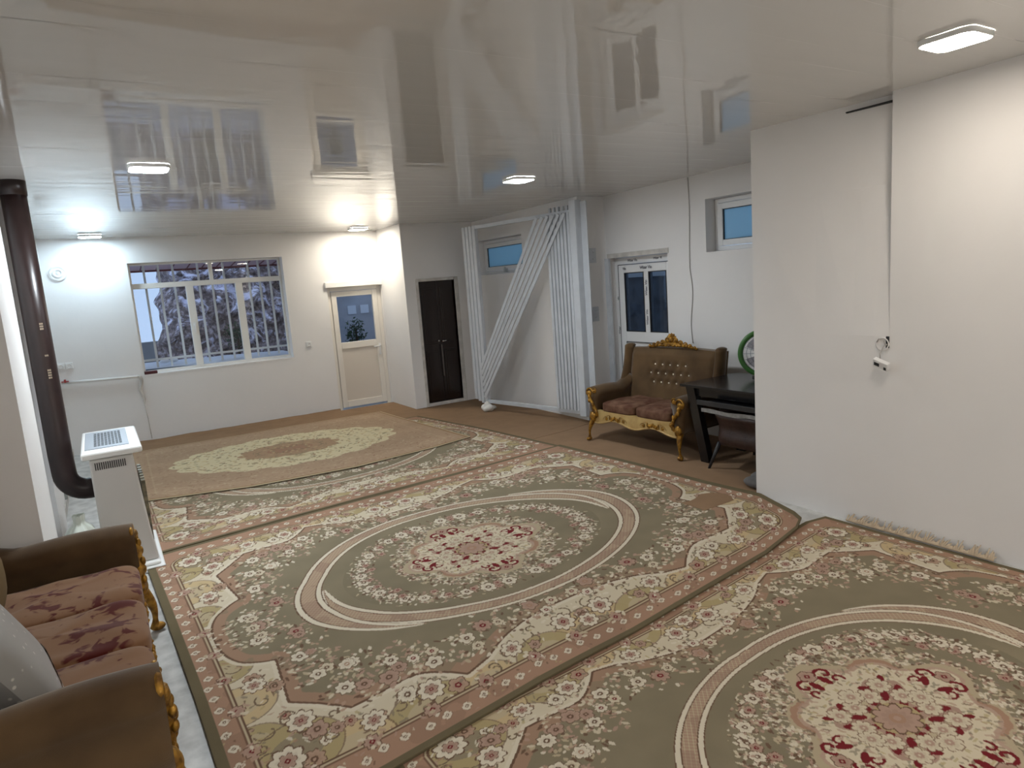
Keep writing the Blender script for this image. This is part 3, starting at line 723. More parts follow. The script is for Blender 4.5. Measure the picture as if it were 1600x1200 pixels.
for (a, b, c_, d) in ((4.64, 4.41, 4.70, 4.30), (5.28, 4.41, 5.24, 4.34), (4.64, 3.58, 4.70, 3.64), (5.28, 3.58, 5.24, 3.64)): tp('leg', leg(a, b, c_, d, .07, .10), BLACKWOOD)
tp('shelf', MB().box(4.62, 5.30, 3.56, 4.20, .56, .575), BLACKWOOD)
tray = tp('keyboard_tray', MB().box(4.50, 4.80, 3.55, 4.22, .60, .612).box(4.49, 4.505, 3.55, 4.22, .60, .645), BLACKPLASTIC)
mb = MB()
mb.grid(lambda u, v: (4.485+.02*math.sin(u*9), 3.55+u*.62, .575-.035*v+.018*math.sin(u*13)*math.sin(v*3)), 26, 5)
tag(mb.build('cloth_strip', DUSTGREY), 'grey crumpled strip hanging from the tray under the black table', 'cloth')
ST = thing('armchair', 'dark brown leatherette chair with thin black legs pushed under the black table', 'chair', (4.82, 3.72, .008))
def sp_(name, mb, m, bevel=0):
    o = mb.build(name, m, None, bevel); o.parent = ST; o.matrix_parent_inverse = Matrix.Translation(-Vector(ST.location)); return o
rings = []
for k in range(9):
    t = k/8; z = .20+.33*t; s = .30+.05*t
    rings.append([(4.86+(s*.95+.02*math.sin(k))*math.copysign(abs(math.cos(a))**.5, math.cos(a)), 3.79+(s+.03*(1-t))*math.copysign(abs(math.sin(a))**.5, math.sin(a)), z-.04*math.cos(a)*(1-t)) for a in [2*PI*j/36 for j in range(36)]])
mb = MB(); mb.loft(rings)
sp_('seat', mb, LEATHER)
for (sx, sy) in ((-1, 1), (1, 1), (-1, -1), (1, -1)):
    sp_('leg', MB().tube([(4.86+sx*.24, 3.80+sy*.28, .25), (4.86+sx*.31, 3.82+sy*.33, .004)], [.020, .012], 10), BLACKPLASTIC)
fan = thing('table_fan', 'green rimmed fan standing on the black table by the wall edge', 'fan', (5.22, 4.07, .753)); fdir = Vector((-5.22, -4.07, .0)).normalized(); fan.rotation_euler = (0, 0, math.atan2(fdir.y, fdir.x))
R0 = .20
MB().tube([(0, R0*math.cos(a), .235+R0*math.sin(a)) for a in [2*PI*i/48 for i in range(48)]], .024, 12, closed=True).build('rim', GREEN, fan)
mb = MB()
for r_ in (.04, .075, .11, .145, .175): mb.tube([(.035-.1*r_, r_*math.cos(a), .235+r_*math.sin(a)) for a in [2*PI*i/36 for i in range(36)]], .0022, 5, closed=True)
for i in range(18):
    a = 2*PI*i/18; mb.tube([(.035, .03*math.cos(a), .235+.03*math.sin(a)), (.01, .19*math.cos(a), .235+.19*math.sin(a))], .002, 5)
mb.build('guard', GRILLE, fan)
mb = MB()
for i in range(3):
    a0 = 2*PI*i/3
    mb.grid(lambda u, v: ((v-.5)*.03-.01, (.03+u*.13)*math.cos(a0+(v-.5)*1.3), .235+(.03+u*.13)*math.sin(a0+(v-.5)*1.3)), 6, 8)
mb.build('blade', mat('pale_grey_blade', (.55, .52, .58), .4), fan)
MB().lathe([(0, .06), (.03, .055), (.035, -.06), (.05, -.10), (0, -.14)], (0, 0, .235), 16, axis='x').build('motor', GREEN, fan)
MB().lathe([(.10, 0), (.10, .015), (.03, .03), (.016, .06), (.016, .06)], (-.06, 0, 0), 20).tube([(-.06, 0, .05), (-.07, 0, .235)], .014).build('base', BLACKPLASTIC, fan)
mb = MB(); mb.ball((0, 0, .035), .10, .14, .045); mb.ball((.08, .05, .05), .09, .08, .05)
o = mb.build('cloth_bundle', mat('grey_cloth', (.16, .15, .145), .9, var=.3, vscale=10)); o.location = (4.42, 3.50, .012)
tag(o, 'small grey cloth bundle on the floor at the corner of the white wall', 'cloth')

# ------------------------------------------------------------------ wires, sockets, small wall fittings
pts = []
for i in range(31):
    t = i/30; z = 2.76-(2.76-1.0)*t; wob = .012*math.sin(t*9)+(.03*math.sin((t-.55)*14) if t > .55 else 0)
    pts.append((XR-.006, 5.22-wob*.8, z))
tag(MB().tube(pts, .0055, 6).build('cable', CABLE), 'grey cable running down the right wall from ceiling to loveseat', 'cable')
hs = thing('hanging_socket', 'white socket box hanging by its wires below a round hole in the near wall', 'socket', (XS, 2.39, 1.26))
def hp(name, mb, m, bevel=0):
    o = mb.build(name, m, None, bevel); o.parent = hs; o.matrix_parent_inverse = Matrix.Translation(-Vector(hs.location)); return o
hp('wall_box', MB().lathe([(.044, .0), (.044, -.006), (.038, -.007), (.034, -.001), (0, -.001)], (XS, 2.415, 1.25), 24, axis='x'), PLASTER)
hp('hole', MB().box(XS-.004, XS+.01, 2.372, 2.392, 1.225, 1.30), DARKHOLE)
hp('wire', MB().tube([(XS-.004, 2.45, 1.262), (XS-.02, 2.43, 1.285), (XS-.022, 2.40, 1.28), (XS-.015, 2.385, 1.24)], .004, 6).tube([(XS-.005, 2.385, 1.25), (XS-.025, 2.395, 1.235), (XS-.03, 2.415, 1.19), (XS-.03, 2.413, 1.155)], .0045, 6), CABLE)
mm = Matrix.Translation((XS-.035, 2.40, 1.125)) @ Matrix.Rotation(.35, 4, 'X') @ Matrix.Rotation(-.5, 4, 'Y')
sb = hp('socket_plate', MB().box(-.018, .012, -.05, .05, -.03, .03, mm), PVC, .004)
hp('socket_hole', MB().box(-.0195, -.017, .005, .04, -.014, .012, mm).box(-.0195, -.017, -.042, -.026, -.022, .0, mm), DARKHOLE)

def wall_socket(x, z, n, label, cat):
    e = thing('wall_socket', label, cat, (x, YF-.006, z))
    for k in range(n):
        MB().box(-.042+.09*k, .042+.09*k, -.006, .006, -.042, .042).build('socket_plate', WHITE, e, .006)
        MB().lathe([(.026, -.008), (.030, -.016), (.022, -.014), (.020, -.004), (0, -.003)], (.09*k, 0, 0), 20, axis='y').build('socket_ring', PVC, e)
wall_socket(-.44, 1.155, 2, 'double white wall socket beside the dark stovepipe', 'socket')
wall_socket(2.69, 1.09, 1, 'small white switch between the window and the far door', 'switch')
mb = MB(); mb.lathe([(0, -.02), (.012, -.024), (.02, -.016), (.03, -.012), (.038, -.026), (.05, -.030), (.058, -.014), (.068, -.010), (.078, -.022), (.088, -.022), (.098, -.002), (.1, 0)], (0, 0, 0), 36, axis='y')
o = mb.build('plaster_rosette', PLASTER); o.location = (-.30, YF, 2.315); tag(o, 'round white plaster rosette high on the far wall', 'rosette')
gp = thing('gas_pipe', 'white gas pipe running low along the far wall under the window', 'pipe', (0, YF-.03, .94))
MB().tube([(-.46, 0, .01), (.42, 0, -.025)], .016, 10).build('pipe', WHITE, gp)
MB().lathe([(.012, -.02), (.012, .02)], (-.42, -.03, .03), 10).box(-.46, -.38, -.06, -.01, .02, .03).build('valve', mat('red_valve', (.35, .03, .03), .4), gp)
def drape(u, v):
    return (.41+.05*(u-.5)*(1-.4*v)+.012*math.sin(v*9), -.02-.012*math.sin(u*PI), -.02-.36*v+.02*math.sin(u*7)*(v > .9))
MB().grid(drape, 6, 20).tube([(.41, -.01, -.36), (.43, -.005, -.6), (.44, -.0, -.88)], .005, 6).tube([(.41, .0, -.0), (.41, 0, -.3)], .014, 8).build('hose_wrap', PLASTER_GREY, gp)

# ------------------------------------------------------------------ heater, stovepipe, rail, bag
hx0, hx1, hy0, hy1, hz = -.165, .10, 5.24, 6.02, .85
HT = thing('gas_heater', 'white floor-standing gas heater with grey top grille joined to the dark stovepipe', 'heater', (0, 5.6, .005))
def hh(name, mb, m, bevel=0, par=None):
    o = mb.build(name, m, None, bevel); o.parent = par or HT; o.matrix_parent_inverse = Matrix.Translation(-Vector(HT.location)); return o
mb = MB()
mb.loft([[(hx0-.0, hy0, z), (hx1+dx, hy0, z), (hx1+dx, hy1, z), (hx0, hy1, z)] for (z, dx) in ((.06, .055), (.30, .03), (.84, -.005))], smooth=False)
body = hh('casing', mb, HEATER_M, .012)
# side vent slots
mb = MB()
for k in range(15): mb.box(-.135+.0125*k, -.129+.0125*k, hy0-.003, hy0+.002, .765, .815)
hh('side_vent', mb, DARKHOLE)
mb = MB(); mb.box(-.205, .155, 5.185, 6.13, hz, hz+.045); hh('top_cover', mb, HEATER_T, .012)
mb = MB(); mb.box(-.18, .085, 5.32, 6.05, hz+.044, hz+.050); gt = hh('top_grille', mb, mat('grille_panel', (.34, .37, .42), .3, metal=.3), .002)
mb = MB()
for i in range(8):
    for j in range(13): mb.box(-.125+.022*i, -.108+.022*i, 5.40+.045*j, 5.425+.045*j, hz+.049, hz+.0512)
hh('grille_slots', mb, mat('slot_dark', (.04, .045, .05), .5))
hh('base_tray', MB().box(-.19, .185, 5.16, 6.05, .0, .035).box(-.17, .16, 5.19, 6.04, .035, .06), HEATER_T, .01)
mb = MB()
for k in range(7): mb.box(hx1+.02, hx1+.045, 5.32+.09*k, 5.38+.09*k, .18, .62)
hh('front_grille', mb, mat('front_dark', (.05, .045, .035), .4, col2=(.22, .19, .12), vscale=18))
hh('chrome_strip', MB().box(.02, .187, 5.152, 5.16, .008, .03), CHROME)
mb = MB(); pts = [(-.355, 5.95, 2.775), (-.352, 5.9, 1.6), (-.35, 5.86, .80), (-.345, 5.855, .66)]
cx, cz, rb = -.345+.14, .66, .14
for k in range(1, 9):
    a = PI+k/8*PI/2; pts.append((cx+rb*math.cos(a), 5.85, cz+rb*math.sin(a)))
pts.append((-.12, 5.85, .52))
mb.tube(pts, .078, 24)
sp = thing('stovepipe', 'dark brown stovepipe rising from the heater elbow to the ceiling', 'pipe', (-.35, 5.9, .5))
o = mb.build('flue', PIPE); o.parent = sp; o.matrix_parent_inverse = Matrix.Translation(-Vector(sp.location))
mb = MB(); mb.tube([(-.353, 5.945, 2.66), (-.353, 5.948, 2.78)], .083, 24); o = mb.build('collar', PIPE); o.parent = sp; o.matrix_parent_inverse = Matrix.Translation(-Vector(sp.location))
LBL = mat('pale_print', (.35, .28, .2), .6)
for (z, n, hgt) in ((1.72, 3, .012), (1.53, 1, .012), (1.37, 4, .012), (.97, 4, .012), (.79, 2, .01)):
    mb = MB()
    for i in range(n):
        for j in range(3):
            a = -PI/2+.25+j*.10; zz = z+.018*i
            p = [(-.351+.0795*math.cos(a+q), 5.88+.0795*math.sin(a+q), zz+h_) for q, h_ in ((0, 0), (.07, 0), (.07, hgt), (0, hgt))]
            mb.add(p, [(0, 1, 2, 3)])
    o = mb.build('printed_mark', LBL); o.parent = sp; o.matrix_parent_inverse = Matrix.Translation(-Vector(sp.location))
rail = [(XL+.05, 6.30, 2.56), (XL+.05, 6.7, 2.50), (XL+.045, 6.98, 2.30), (XL+.04, 7.0, 1.78), (XL+.04, 7.0, .2)]
tag(MB().tube(rail, .012, 8).build('conduit', mat('grey_conduit', (.42, .44, .42), .4)), 'thin grey pipe bending down the left wall behind the stovepipe', 'pipe')
mb = MB()
def bagf(u, v):
    a = 2*PI*u; r = (.085+.02*math.sin(3*a)+.012*math.sin(7*a+v*4))*math.sin(min(1, v*1.15+.12)*PI*.94)**.6
    return (r*math.cos(a)*1.0, r*1.1*math.sin(a), .26*v)
mb.grid(bagf, 30, 14)
o = mb.build('plastic_bag', mat('pale_green_bag', (.56, .60, .54), .3, bump=.4, bscale=20)); o.location = (-.27, 5.12, .26)
tag(o, 'pale crumpled bag resting behind the gas heater', 'bag')
st = thing('stool', 'small pale stool behind the heater holding the crumpled bag', 'stool', (-.27, 5.12, .002))
MB().box(-.10, .10, -.11, .11, .23, .258).build('seat', CREAMPVC, st, .006)
for (sx, sy) in ((-1, -1), (1, -1), (1, 1), (-1, 1)): MB().tube([(sx*.08, sy*.09, .23), (sx*.085, sy*.095, 0)], .012, 8).build('leg', CREAMPVC, st)

# ------------------------------------------------------------------ carpets
rng = np.random.default_rng(5)
def L(*c): return np.array(lin(c), dtype=np.float32)
def vnoise(h, w_, cell, seed, octs=3):
    g = np.random.default_rng(seed); out = np.zeros((h, w_), np.float32); amp = 1; tot = 0
    for o in range(octs):
        ch, cw = max(2, int(h/cell)+2), max(2, int(w_/cell)+2); r = g.random((ch+1, cw+1)).astype(np.float32)
        yy = np.linspace(0, ch-1.001, h); xx = np.linspace(0, cw-1.001, w_); yi = yy.astype(int); xi = xx.astype(int)
        fy = (yy-yi)[:, None]; fx_ = (xx-xi)[None, :]; fy = fy*fy*(3-2*fy); fx_ = fx_*fx_*(3-2*fx_)
        a = r[yi][:, xi]; b = r[yi][:, xi+1]; c_ = r[yi+1][:, xi]; d = r[yi+1][:, xi+1]
        out += amp*((a*(1-fx_)+b*fx_)*(1-fy)+(c_*(1-fx_)+d*fx_)*fy); tot += amp; amp *= .55; cell = max(2, cell/2)
    return out/tot
OLIVE = L(128, 118, 97); OLIVE_D = L(108, 100, 82); CREAM = L(196, 184, 160); CREAM2 = L(178, 163, 136); SALMON = L(158, 126, 105); SALMON2 = L(168, 140, 120)
OCHRE = L(168, 152, 112); RED = L(110, 34, 38); BROWN = L(104, 80, 64); PINK = L(166, 138, 122); HEM = L(104, 94, 72); GREYL = L(128, 118, 102); LIGHT = L(206, 196, 176)

class Canvas:
    """quarter of the carpet: x, y >= 0 measured from the carpet's centre in metres"""
    def __init__(s, hx, hy, res):
        s.res = res; s.w = int(round(hx/res)); s.h = int(round(hy/res)); s.x = (np.arange(s.w)+.5)*res; s.y = (np.arange(s.h)+.5)*res
        s.X, s.Y = np.meshgrid(s.x, s.y); s.c = np.zeros((s.h, s.w, 3), np.float32)
    def fill(s, m, col, a=1.0): s.c[m] = s.c[m]*(1-a)+col*a
    def win(s, cx, cy, r):
        i0 = max(0, int((cx-r)/s.res)); i1 = min(s.w, int((cx+r)/s.res)+2); j0 = max(0, int((cy-r)/s.res)); j1 = min(s.h, int((cy+r)/s.res)+2)
        if i0 >= i1 or j0 >= j1: return None
        return slice(j0, j1), slice(i0, i1)
    def ell(s, cx, cy, a, b, ang, col, al=1.0):
        q = s.win(cx, cy, max(a, b))
        if q is None: return
        X = s.X[q]-cx; Y = s.Y[q]-cy; ca, sa = math.cos(ang), math.sin(ang)
        u = (X*ca+Y*sa)/a; v = (-X*sa+Y*ca)/b; m = u*u+v*v < 1
        s.c[q][m] = s.c[q][m]*(1-al)+col*al
    def flower(s, cx, cy, r, n, petal, core, edge=BROWN, ang=0.0):
        q = s.win(cx, cy, r*1.15)
        if q is None: return
        X = s.X[q]-cx; Y = s.Y[q]-cy; R = np.hypot(X, Y)/r; T = np.arctan2(Y, X)+ang
        f = .72+.28*np.abs(np.cos(T*n/2)); f2 = .5+.22*np.abs(np.cos(T*n/2+PI/2*0))
        C = s.c[q]
        for m, col in ((R < f*1.12, edge), (R < f, petal), (R < f2*.92, petal*.86+edge*.14), ((R < .34) & (R > .0), core), (R < .15, petal)): C[m] = col
    def curve(s, pts, wd, col):
        for (a, b) in zip(pts[:-1], pts[1:]):
            d = math.hypot(b[0]-a[0], b[1]-a[1]); n = max(1, int(d/(wd*.6)))
            for i in range(n+1): s.ell(a[0]+(b[0]-a[0])*i/n, a[1]+(b[1]-a[1])*i/n, wd, wd, 0, col)
    def curl(s, cx, cy, r, a0, turns, sgn, wd, col):
        n = int(10*abs(turns)+6); s.curve([(cx+r*(1-.75*i/n)*math.cos(a0+sgn*turns*2*PI*i/n), cy+r*(1-.75*i/n)*math.sin(a0+sgn*turns*2*PI*i/n)) for i in range(n+1)], wd, col)
def inpoly(X, Y, P):
    m = np.zeros(X.shape, bool); n = len(P)
    for i in range(n):
        x0, y0 = P[i]; x1, y1 = P[(i+1) % n]
        if y0 == y1: continue
        c_ = ((y0 > Y) != (y1 > Y)) & (X < (x1-x0)*(Y-y0)/(y1-y0)+x0); m ^= c_
    return m
def polydist(X, Y, P):
    d = np.full(X.shape, 9., np.float32)
    for (x0, y0), (x1, y1) in zip(P[:-1], P[1:]):
        dx, dy = x1-x0, y1-y0; t = np.clip(((X-x0)*dx+(Y-y0)*dy)/(dx*dx+dy*dy+1e-9), 0, 1)
        d = np.minimum(d, np.hypot(X-x0-t*dx, Y-y0-t*dy))
    return d
def smooth_line(P, n=6):
    out = []
    for i in range(len(P)-1):
        p0 = P[max(0, i-1)]; p1, p2 = P[i], P[i+1]; p3 = P[min(len(P)-1, i+2)]
        for k in range(n):
            t = k/n; out.append(tuple(.5*((2*b)+(-a+c_)*t+(2*a-5*b+4*c_-d)*t*t+(-a+3*b-3*c_+d)*t**3) for a, b, c_, d in zip(p0, p1, p2, p3)))
    return out+[P[-1]]

def medallion_carpet(res, rs=1.0):
    """design 4.0 x 3.0 m; returns a colour grid over the full carpet"""
    q = Canvas(2.0, 1.5, res); X, Y = q.X, q.Y; rnd = random.Random(11)
    q.c[:] = CREAM
    # border field: creams, ochre lobes along the outer line
    n1 = vnoise(q.h, q.w, 60, 3); q.c += (n1-.5)[..., None]*.10
    BXL, BYL = 1.83, 1.30
    lobes = [(BXL+.02, .0, .16), (BXL+.01, .37, .13), (BXL, .72, .15), (BXL, 1.02, .12), (0, BYL+.05, .22), (.36, BYL+.03, .15), (.74, BYL+.02, .13), (1.05, BYL+.02, .17), (1.42, BYL, .15), (1.66, 1.16, .17)]
    for i, (cx, cy, r) in enumerate(lobes):
        q.ell(cx, cy, r*1.28+.008, r+.008, 0, BROWN, .7); q.ell(cx, cy, r*1.28, r, 0, OCHRE if i % 2 else L(190, 168, 130), .9)
        q.ell(cx, cy, r*.75, r*.55, 0, GREYL if i in (0, 4, 9) else CREAM2, .75)
    # central cartouche
    S1 = [(1.80, 0), (1.795, .12), (1.77, .24), (1.72, .34), (1.63, .41), (1.56, .44)]
    S2 = [(1.61, .84)]; S3 = [(1.50, .93), (1.36, 1.06)]; S4 = [(1.18, 1.05), (1.02, 1.05), (.90, 1.12), (.80, 1.21)]
    S5 = [(.66, 1.17), (.50, 1.08), (.30, 1.02), (.14, 1.0), (0, 1.0)]
    line = smooth_line(S1)+S2+S3+smooth_line(S4)+smooth_line(S5)
    poly = [(0, 0), (2.0*.9, 0)]+line[1:]; inside = inpoly(X, Y, poly)
    d = polydist(X, Y, line)
    n2 = vnoise(q.h, q.w, 40, 8); field = OLIVE[None, None]*(.88+.26*n2[..., None])
    q.c[inside] = field[inside]
    q.fill(inside & (d < .075), SALMON, .8); q.fill(inside & (d < .075) & (vnoise(q.h, q.w, 30, 77) > .55), OLIVE, .6); q.fill(d < .007, BROWN)
    q.fill((~inside) & (d < .030) & (d > .007), LIGHT, .8)
    # floral sprays along the cartouche, inside it
    fl_in = [(1.52, .12), (1.38, .28), (1.22, .78), (1.38, .66), (1.05, .88), (1.28, .93), (.88, .98), (.72, 1.0), (.25, .93), (.5, .95), (1.62, .06), (1.45, .52), (1.1, .98), (.12, .96)]
    def spray(cx, cy, sc, n, cols=(CREAM, PINK, CREAM2, LIGHT)):
        for k in range(n):
            a = rnd.random()*2*PI; r = sc*math.sqrt(rnd.random()); x, y = cx+r*math.cos(a)*1.25, cy+r*math.sin(a)
            q.ell(x, y, rnd.uniform(.010, .022), rnd.uniform(.006, .011), rnd.random()*PI, rnd.choice(cols+(BROWN, SALMON2)), .9)
    for (cx, cy) in fl_in: spray(cx, cy, .17, 46)
    for (cx, cy) in fl_in:
        for k in range(2):
            x = cx+rnd.uniform(-.07, .07); y = cy+rnd.uniform(-.06, .06); q.flower(x, y, rnd.uniform(.032, .055), rnd.choice((5, 6, 8)), rnd.choice((CREAM, LIGHT, PINK)), rnd.choice((BROWN, RED, SALMON)), BROWN*.8+OLIVE*.2, rnd.random()*3)
    for k in range(60):                                           # sprigs reaching into the field
        x = rnd.uniform(.1, 1.5); y = rnd.uniform(.1, 1.05); rho = math.hypot(x/1.2, y/.88)
        if 1.12 < rho < 1.3: q.ell(x, y, .014, .006, rnd.random()*PI, CREAM2, .8)
    # border flowers and tendrils
    for k in range(900):
        x, y = rnd.uniform(0, 1.84), rnd.uniform(0, 1.31)
        i, j = min(q.w-1, int(x/res)), min(q.h-1, int(y/res))
        if inside[j, i] or d[j, i] < .03: continue
        t = rnd.random()
        if t < .10: q.curl(x, y, rnd.uniform(.03, .07), rnd.random()*6, rnd.uniform(.5, .95), rnd.choice((-1, 1)), .0045, BROWN*.6+OLIVE*.4)
        elif t < .17: q.flower(x, y, rnd.uniform(.028, .055), rnd.choice((5, 6, 8)), rnd.choice((LIGHT, PINK, SALMON2)), rnd.choice((BROWN, RED)), BROWN, rnd.random()*3)
        else: q.ell(x, y, rnd.uniform(.010, .022), rnd.uniform(.004, .009), rnd.random()*PI, rnd.choice((BROWN, GREYL, OLIVE, SALMON, OCHRE, PINK, LIGHT)), .75)
    for (cx, cy, r) in ((.14, 1.17, .075), (.0, 1.24, .06), (.52, 1.19, .06), (1.0, 1.19, .07), (1.6, 1.0, .07), (1.72, .6, .06), (1.3, 1.2, .06), (1.72, 1.2, .085)):
        q.flower(cx, cy, r, 8, LIGHT, BROWN, BROWN, .3); q.flower(cx, cy, r*.5, 6, PINK, RED, BROWN)
    # outer line and salmon border
    bd = np.maximum(X-BXL, (Y-BYL)); bd = np.where((X > BXL-.1) & (Y > BYL-.1), np.hypot(np.maximum(X-BXL+.1, 0), np.maximum(Y-BYL+.1, 0))-.1, bd)
    q.fill(bd > 0, SALMON); q.fill((bd > 0) & (n1 > .55), SALMON*.86)
    q.fill(np.abs(bd) < .007, BROWN); q.fill((bd > .007) & (bd < .016), CREAM2); q.fill(np.abs(bd-.020) < .004, BROWN, .8)
    def along(step, off, fn):
        t = step/2
        while t < BXL: fn(t, BYL+off); t += step
        t = step/2
        while t < BYL: fn(BXL+off, t); t += step
    along(.30, .01, lambda x, y: (q.flower(x, y, .042, 8, PINK, RED, BROWN), spray(x, y, .05, 8)))
    along(.105, .085, lambda x, y: q.flower(x+rnd.uniform(-.012, .012), y+rnd.uniform(-.012, .012), .026, 4, LIGHT, BROWN, SALMON*.7))
    for k in range(420):
        x, y = rnd.uniform(0, 1.95), rnd.uniform(0, 1.45)
        if max(x-BXL, y-BYL) > .03: q.ell(x, y, rnd.uniform(.006, .014), .005, rnd.random()*PI, rnd.choice((PINK, CREAM, BROWN, OCHRE)), .7)
    hem = (X > 1.945) | (Y > 1.462); q.c[hem] = (HEM*(.9+.2*n2[..., None]))[hem]
    # full carpet
    f = np.concatenate([q.c[:, ::-1], q.c], 1); f = np.concatenate([f[::-1], f], 0)
    FXc = (np.arange(2*q.w)+.5)*res-2.0; FYc = (np.arange(2*q.h)+.5)*res-1.5; FX, FY = np.meshgrid(FXc, FYc)
    ax_, by_ = 1.17*rs, .81*rs; rho = np.hypot(FX/ax_, FY/by_); th = np.arctan2(FY/by_, FX/ax_)
    # inner field
    n3 = vnoise(2*q.h, 2*q.w, 60, 21)
    inn = rho < 1.0; f[inn] = (OLIVE[None, None]*(.84+.30*n3[..., None]))[inn]
    # spiral ring in two arms
    lat = (np.abs(((FX+FY)/.030) % 1-.5) > .40) | (np.abs(((FX-FY)/.030) % 1-.5) > .40)
    for k in range(2):
        t0 = math.radians(168)+k*PI; Ls = math.radians(244); tt = (th-t0) % (2*PI); s_ = tt/Ls; on = s_ <= 1
        ctr = .955+.115*np.clip((s_-.05)/.9, 0, 1)
        taper = np.clip(np.minimum(s_/.16, (1-s_)/.16), 0, 1); wd = .053*taper**.8+.004
        e = (rho-ctr)/wd; a_ = on & (np.abs(e) < 1)
        f[a_] = SALMON2*.92
        f[a_ & lat] = CREAM2
        spots = a_ & (vnoise(2*q.h, 2*q.w, 26, 40+k) > .56); f[spots] = f[spots]*.5+PINK*.3+BROWN*.2
        lw = .012/np.maximum(wd, .02)
        ln = on & (np.abs(np.abs(e)-1) < lw+.02) & (taper > .02)
        ld = on & (np.abs(np.abs(e)-1) < lw+.14) & (taper > .08)
        f[ld & (np.abs(e) < 1.9)] = BROWN; f[ln] = LIGHT
    q2 = Canvas(2.0, 1.5, res)
    # everything that sits inside the ring, mirrored again
    inner = f[q.h:, q.w:].copy(); q2.c = inner
    def spray2(cx, cy, sc, n):
        for k in range(n):
            a = rnd.random()*2*PI; r = sc*math.sqrt(rnd.random()); q2.ell(cx+r*math.cos(a)*1.2, cy+r*math.sin(a), rnd.uniform(.009, .02), rnd.uniform(.005, .010), rnd.random()*PI, rnd.choice((CREAM, CREAM2, PINK, BROWN, LIGHT, GREYL)), .9)
    for k in range(9):
        a = (k+.3)/9*PI/2; cx, cy = .80*ax_*math.cos(a)*(.9 if a < .5 else .93), .70*by_*math.sin(a)+.03
        spray2(cx, cy, .085, 34); q2.flower(cx, cy, rnd.uniform(.035, .055), 6, LIGHT, BROWN, BROWN, rnd.random()*3)
        q2.flower(cx+rnd.uniform(-.09, .09), cy+rnd.uniform(-.05, .05), .03, 5, PINK, RED, BROWN)
    Rm = np.hypot(q2.X, q2.Y*1.12); Tm = np.arctan2(q2.Y*1.12, q2.X)
    n4 = vnoise(q.h, q.w, 10, 5, 2)
    for k in range(150):
        a = rnd.random()*PI/2; r = rnd.uniform(.42, .60); spray2(r*math.cos(a), r*math.sin(a)/1.12, .03, 4)
    lob = .46+.035*np.cos(Tm*4)+.035*np.cos(Tm*8)+.03*(n4-.5)
    q2.fill(Rm < lob+.035, CREAM2*.9+BROWN*.05); q2.fill((Rm < lob+.02) & (np.cos(Tm*4) < -.35), SALMON); q2.fill(Rm < lob-.01, PINK*.85+CREAM*.15)
    q2.fill(Rm < lob-.03, CREAM*1.03); 
    for k in range(140):
        a = rnd.random()*PI/2; r = rnd.uniform(.27, .44); q2.ell(r*math.cos(a), r*math.sin(a)/1.12, rnd.uniform(.008, .02), .006, rnd.random()*PI, rnd.choice((GREYL, PINK, OCHRE, CREAM2, BROWN)), .7)
    for (px_, py_, sw) in ((.385, .045, 0), (.035, .37, 1)):
        q2.ell(px_-.03*(1-sw), py_-.02*sw, .040 if not sw else .018, .018 if not sw else .040, .5*(1-sw), RED)
        q2.curl(px_+(.02 if not sw else .04), py_+(.035 if not sw else .01), .048, -1.2 if not sw else 2.6, .75, 1 if not sw else -1, .009, RED)
        q2.curl(px_-(.05 if not sw else -.05), py_+(.03 if not sw else -.05), .035, 2.4 if not sw else -.8, .7, -1 if not sw else 1, .007, RED)
    q2.flower(.45, 0, .042, 5, PINK, RED, BROWN); q2.flower(0, .42, .042, 5, PINK, RED, BROWN)
    sq = np.maximum(np.abs(q2.X), np.abs(q2.Y)*1.1); q2.fill(sq < .235+.02*np.cos(Tm*12), PINK*.95); q2.fill((sq < .22) & (n4 > .56), RED); q2.fill((sq < .22) & (n4 < .36), CREAM2)
    for (cx, cy, a_, b_) in ((.115, .115, .04, .02), (.12, .03, .03, .018), (.03, .12, .018, .03), (.21, .10, .03, .018), (.10, .20, .02, .03), (.225, .19, .03, .015)): q2.ell(cx, cy, a_, b_, .6, RED)
    for (cx, cy) in ((.17, .06), (.06, .16), (.17, .17), (.22, .0), (.0, .21)): q2.flower(cx, cy, .052, 8, CREAM, PINK, BROWN*.7+PINK*.3, .2)
    q2.fill(Rm < .115, OCHRE*.9+SALMON*.1); q2.flower(0, 0, .10, 10, PINK, SALMON, BROWN)
    c2 = np.concatenate([q2.c[:, ::-1], q2.c], 1); c2 = np.concatenate([c2[::-1], c2], 0)
    mk = rho < .84
    f[mk] = c2[mk]
    return f, 4.0, 3.0
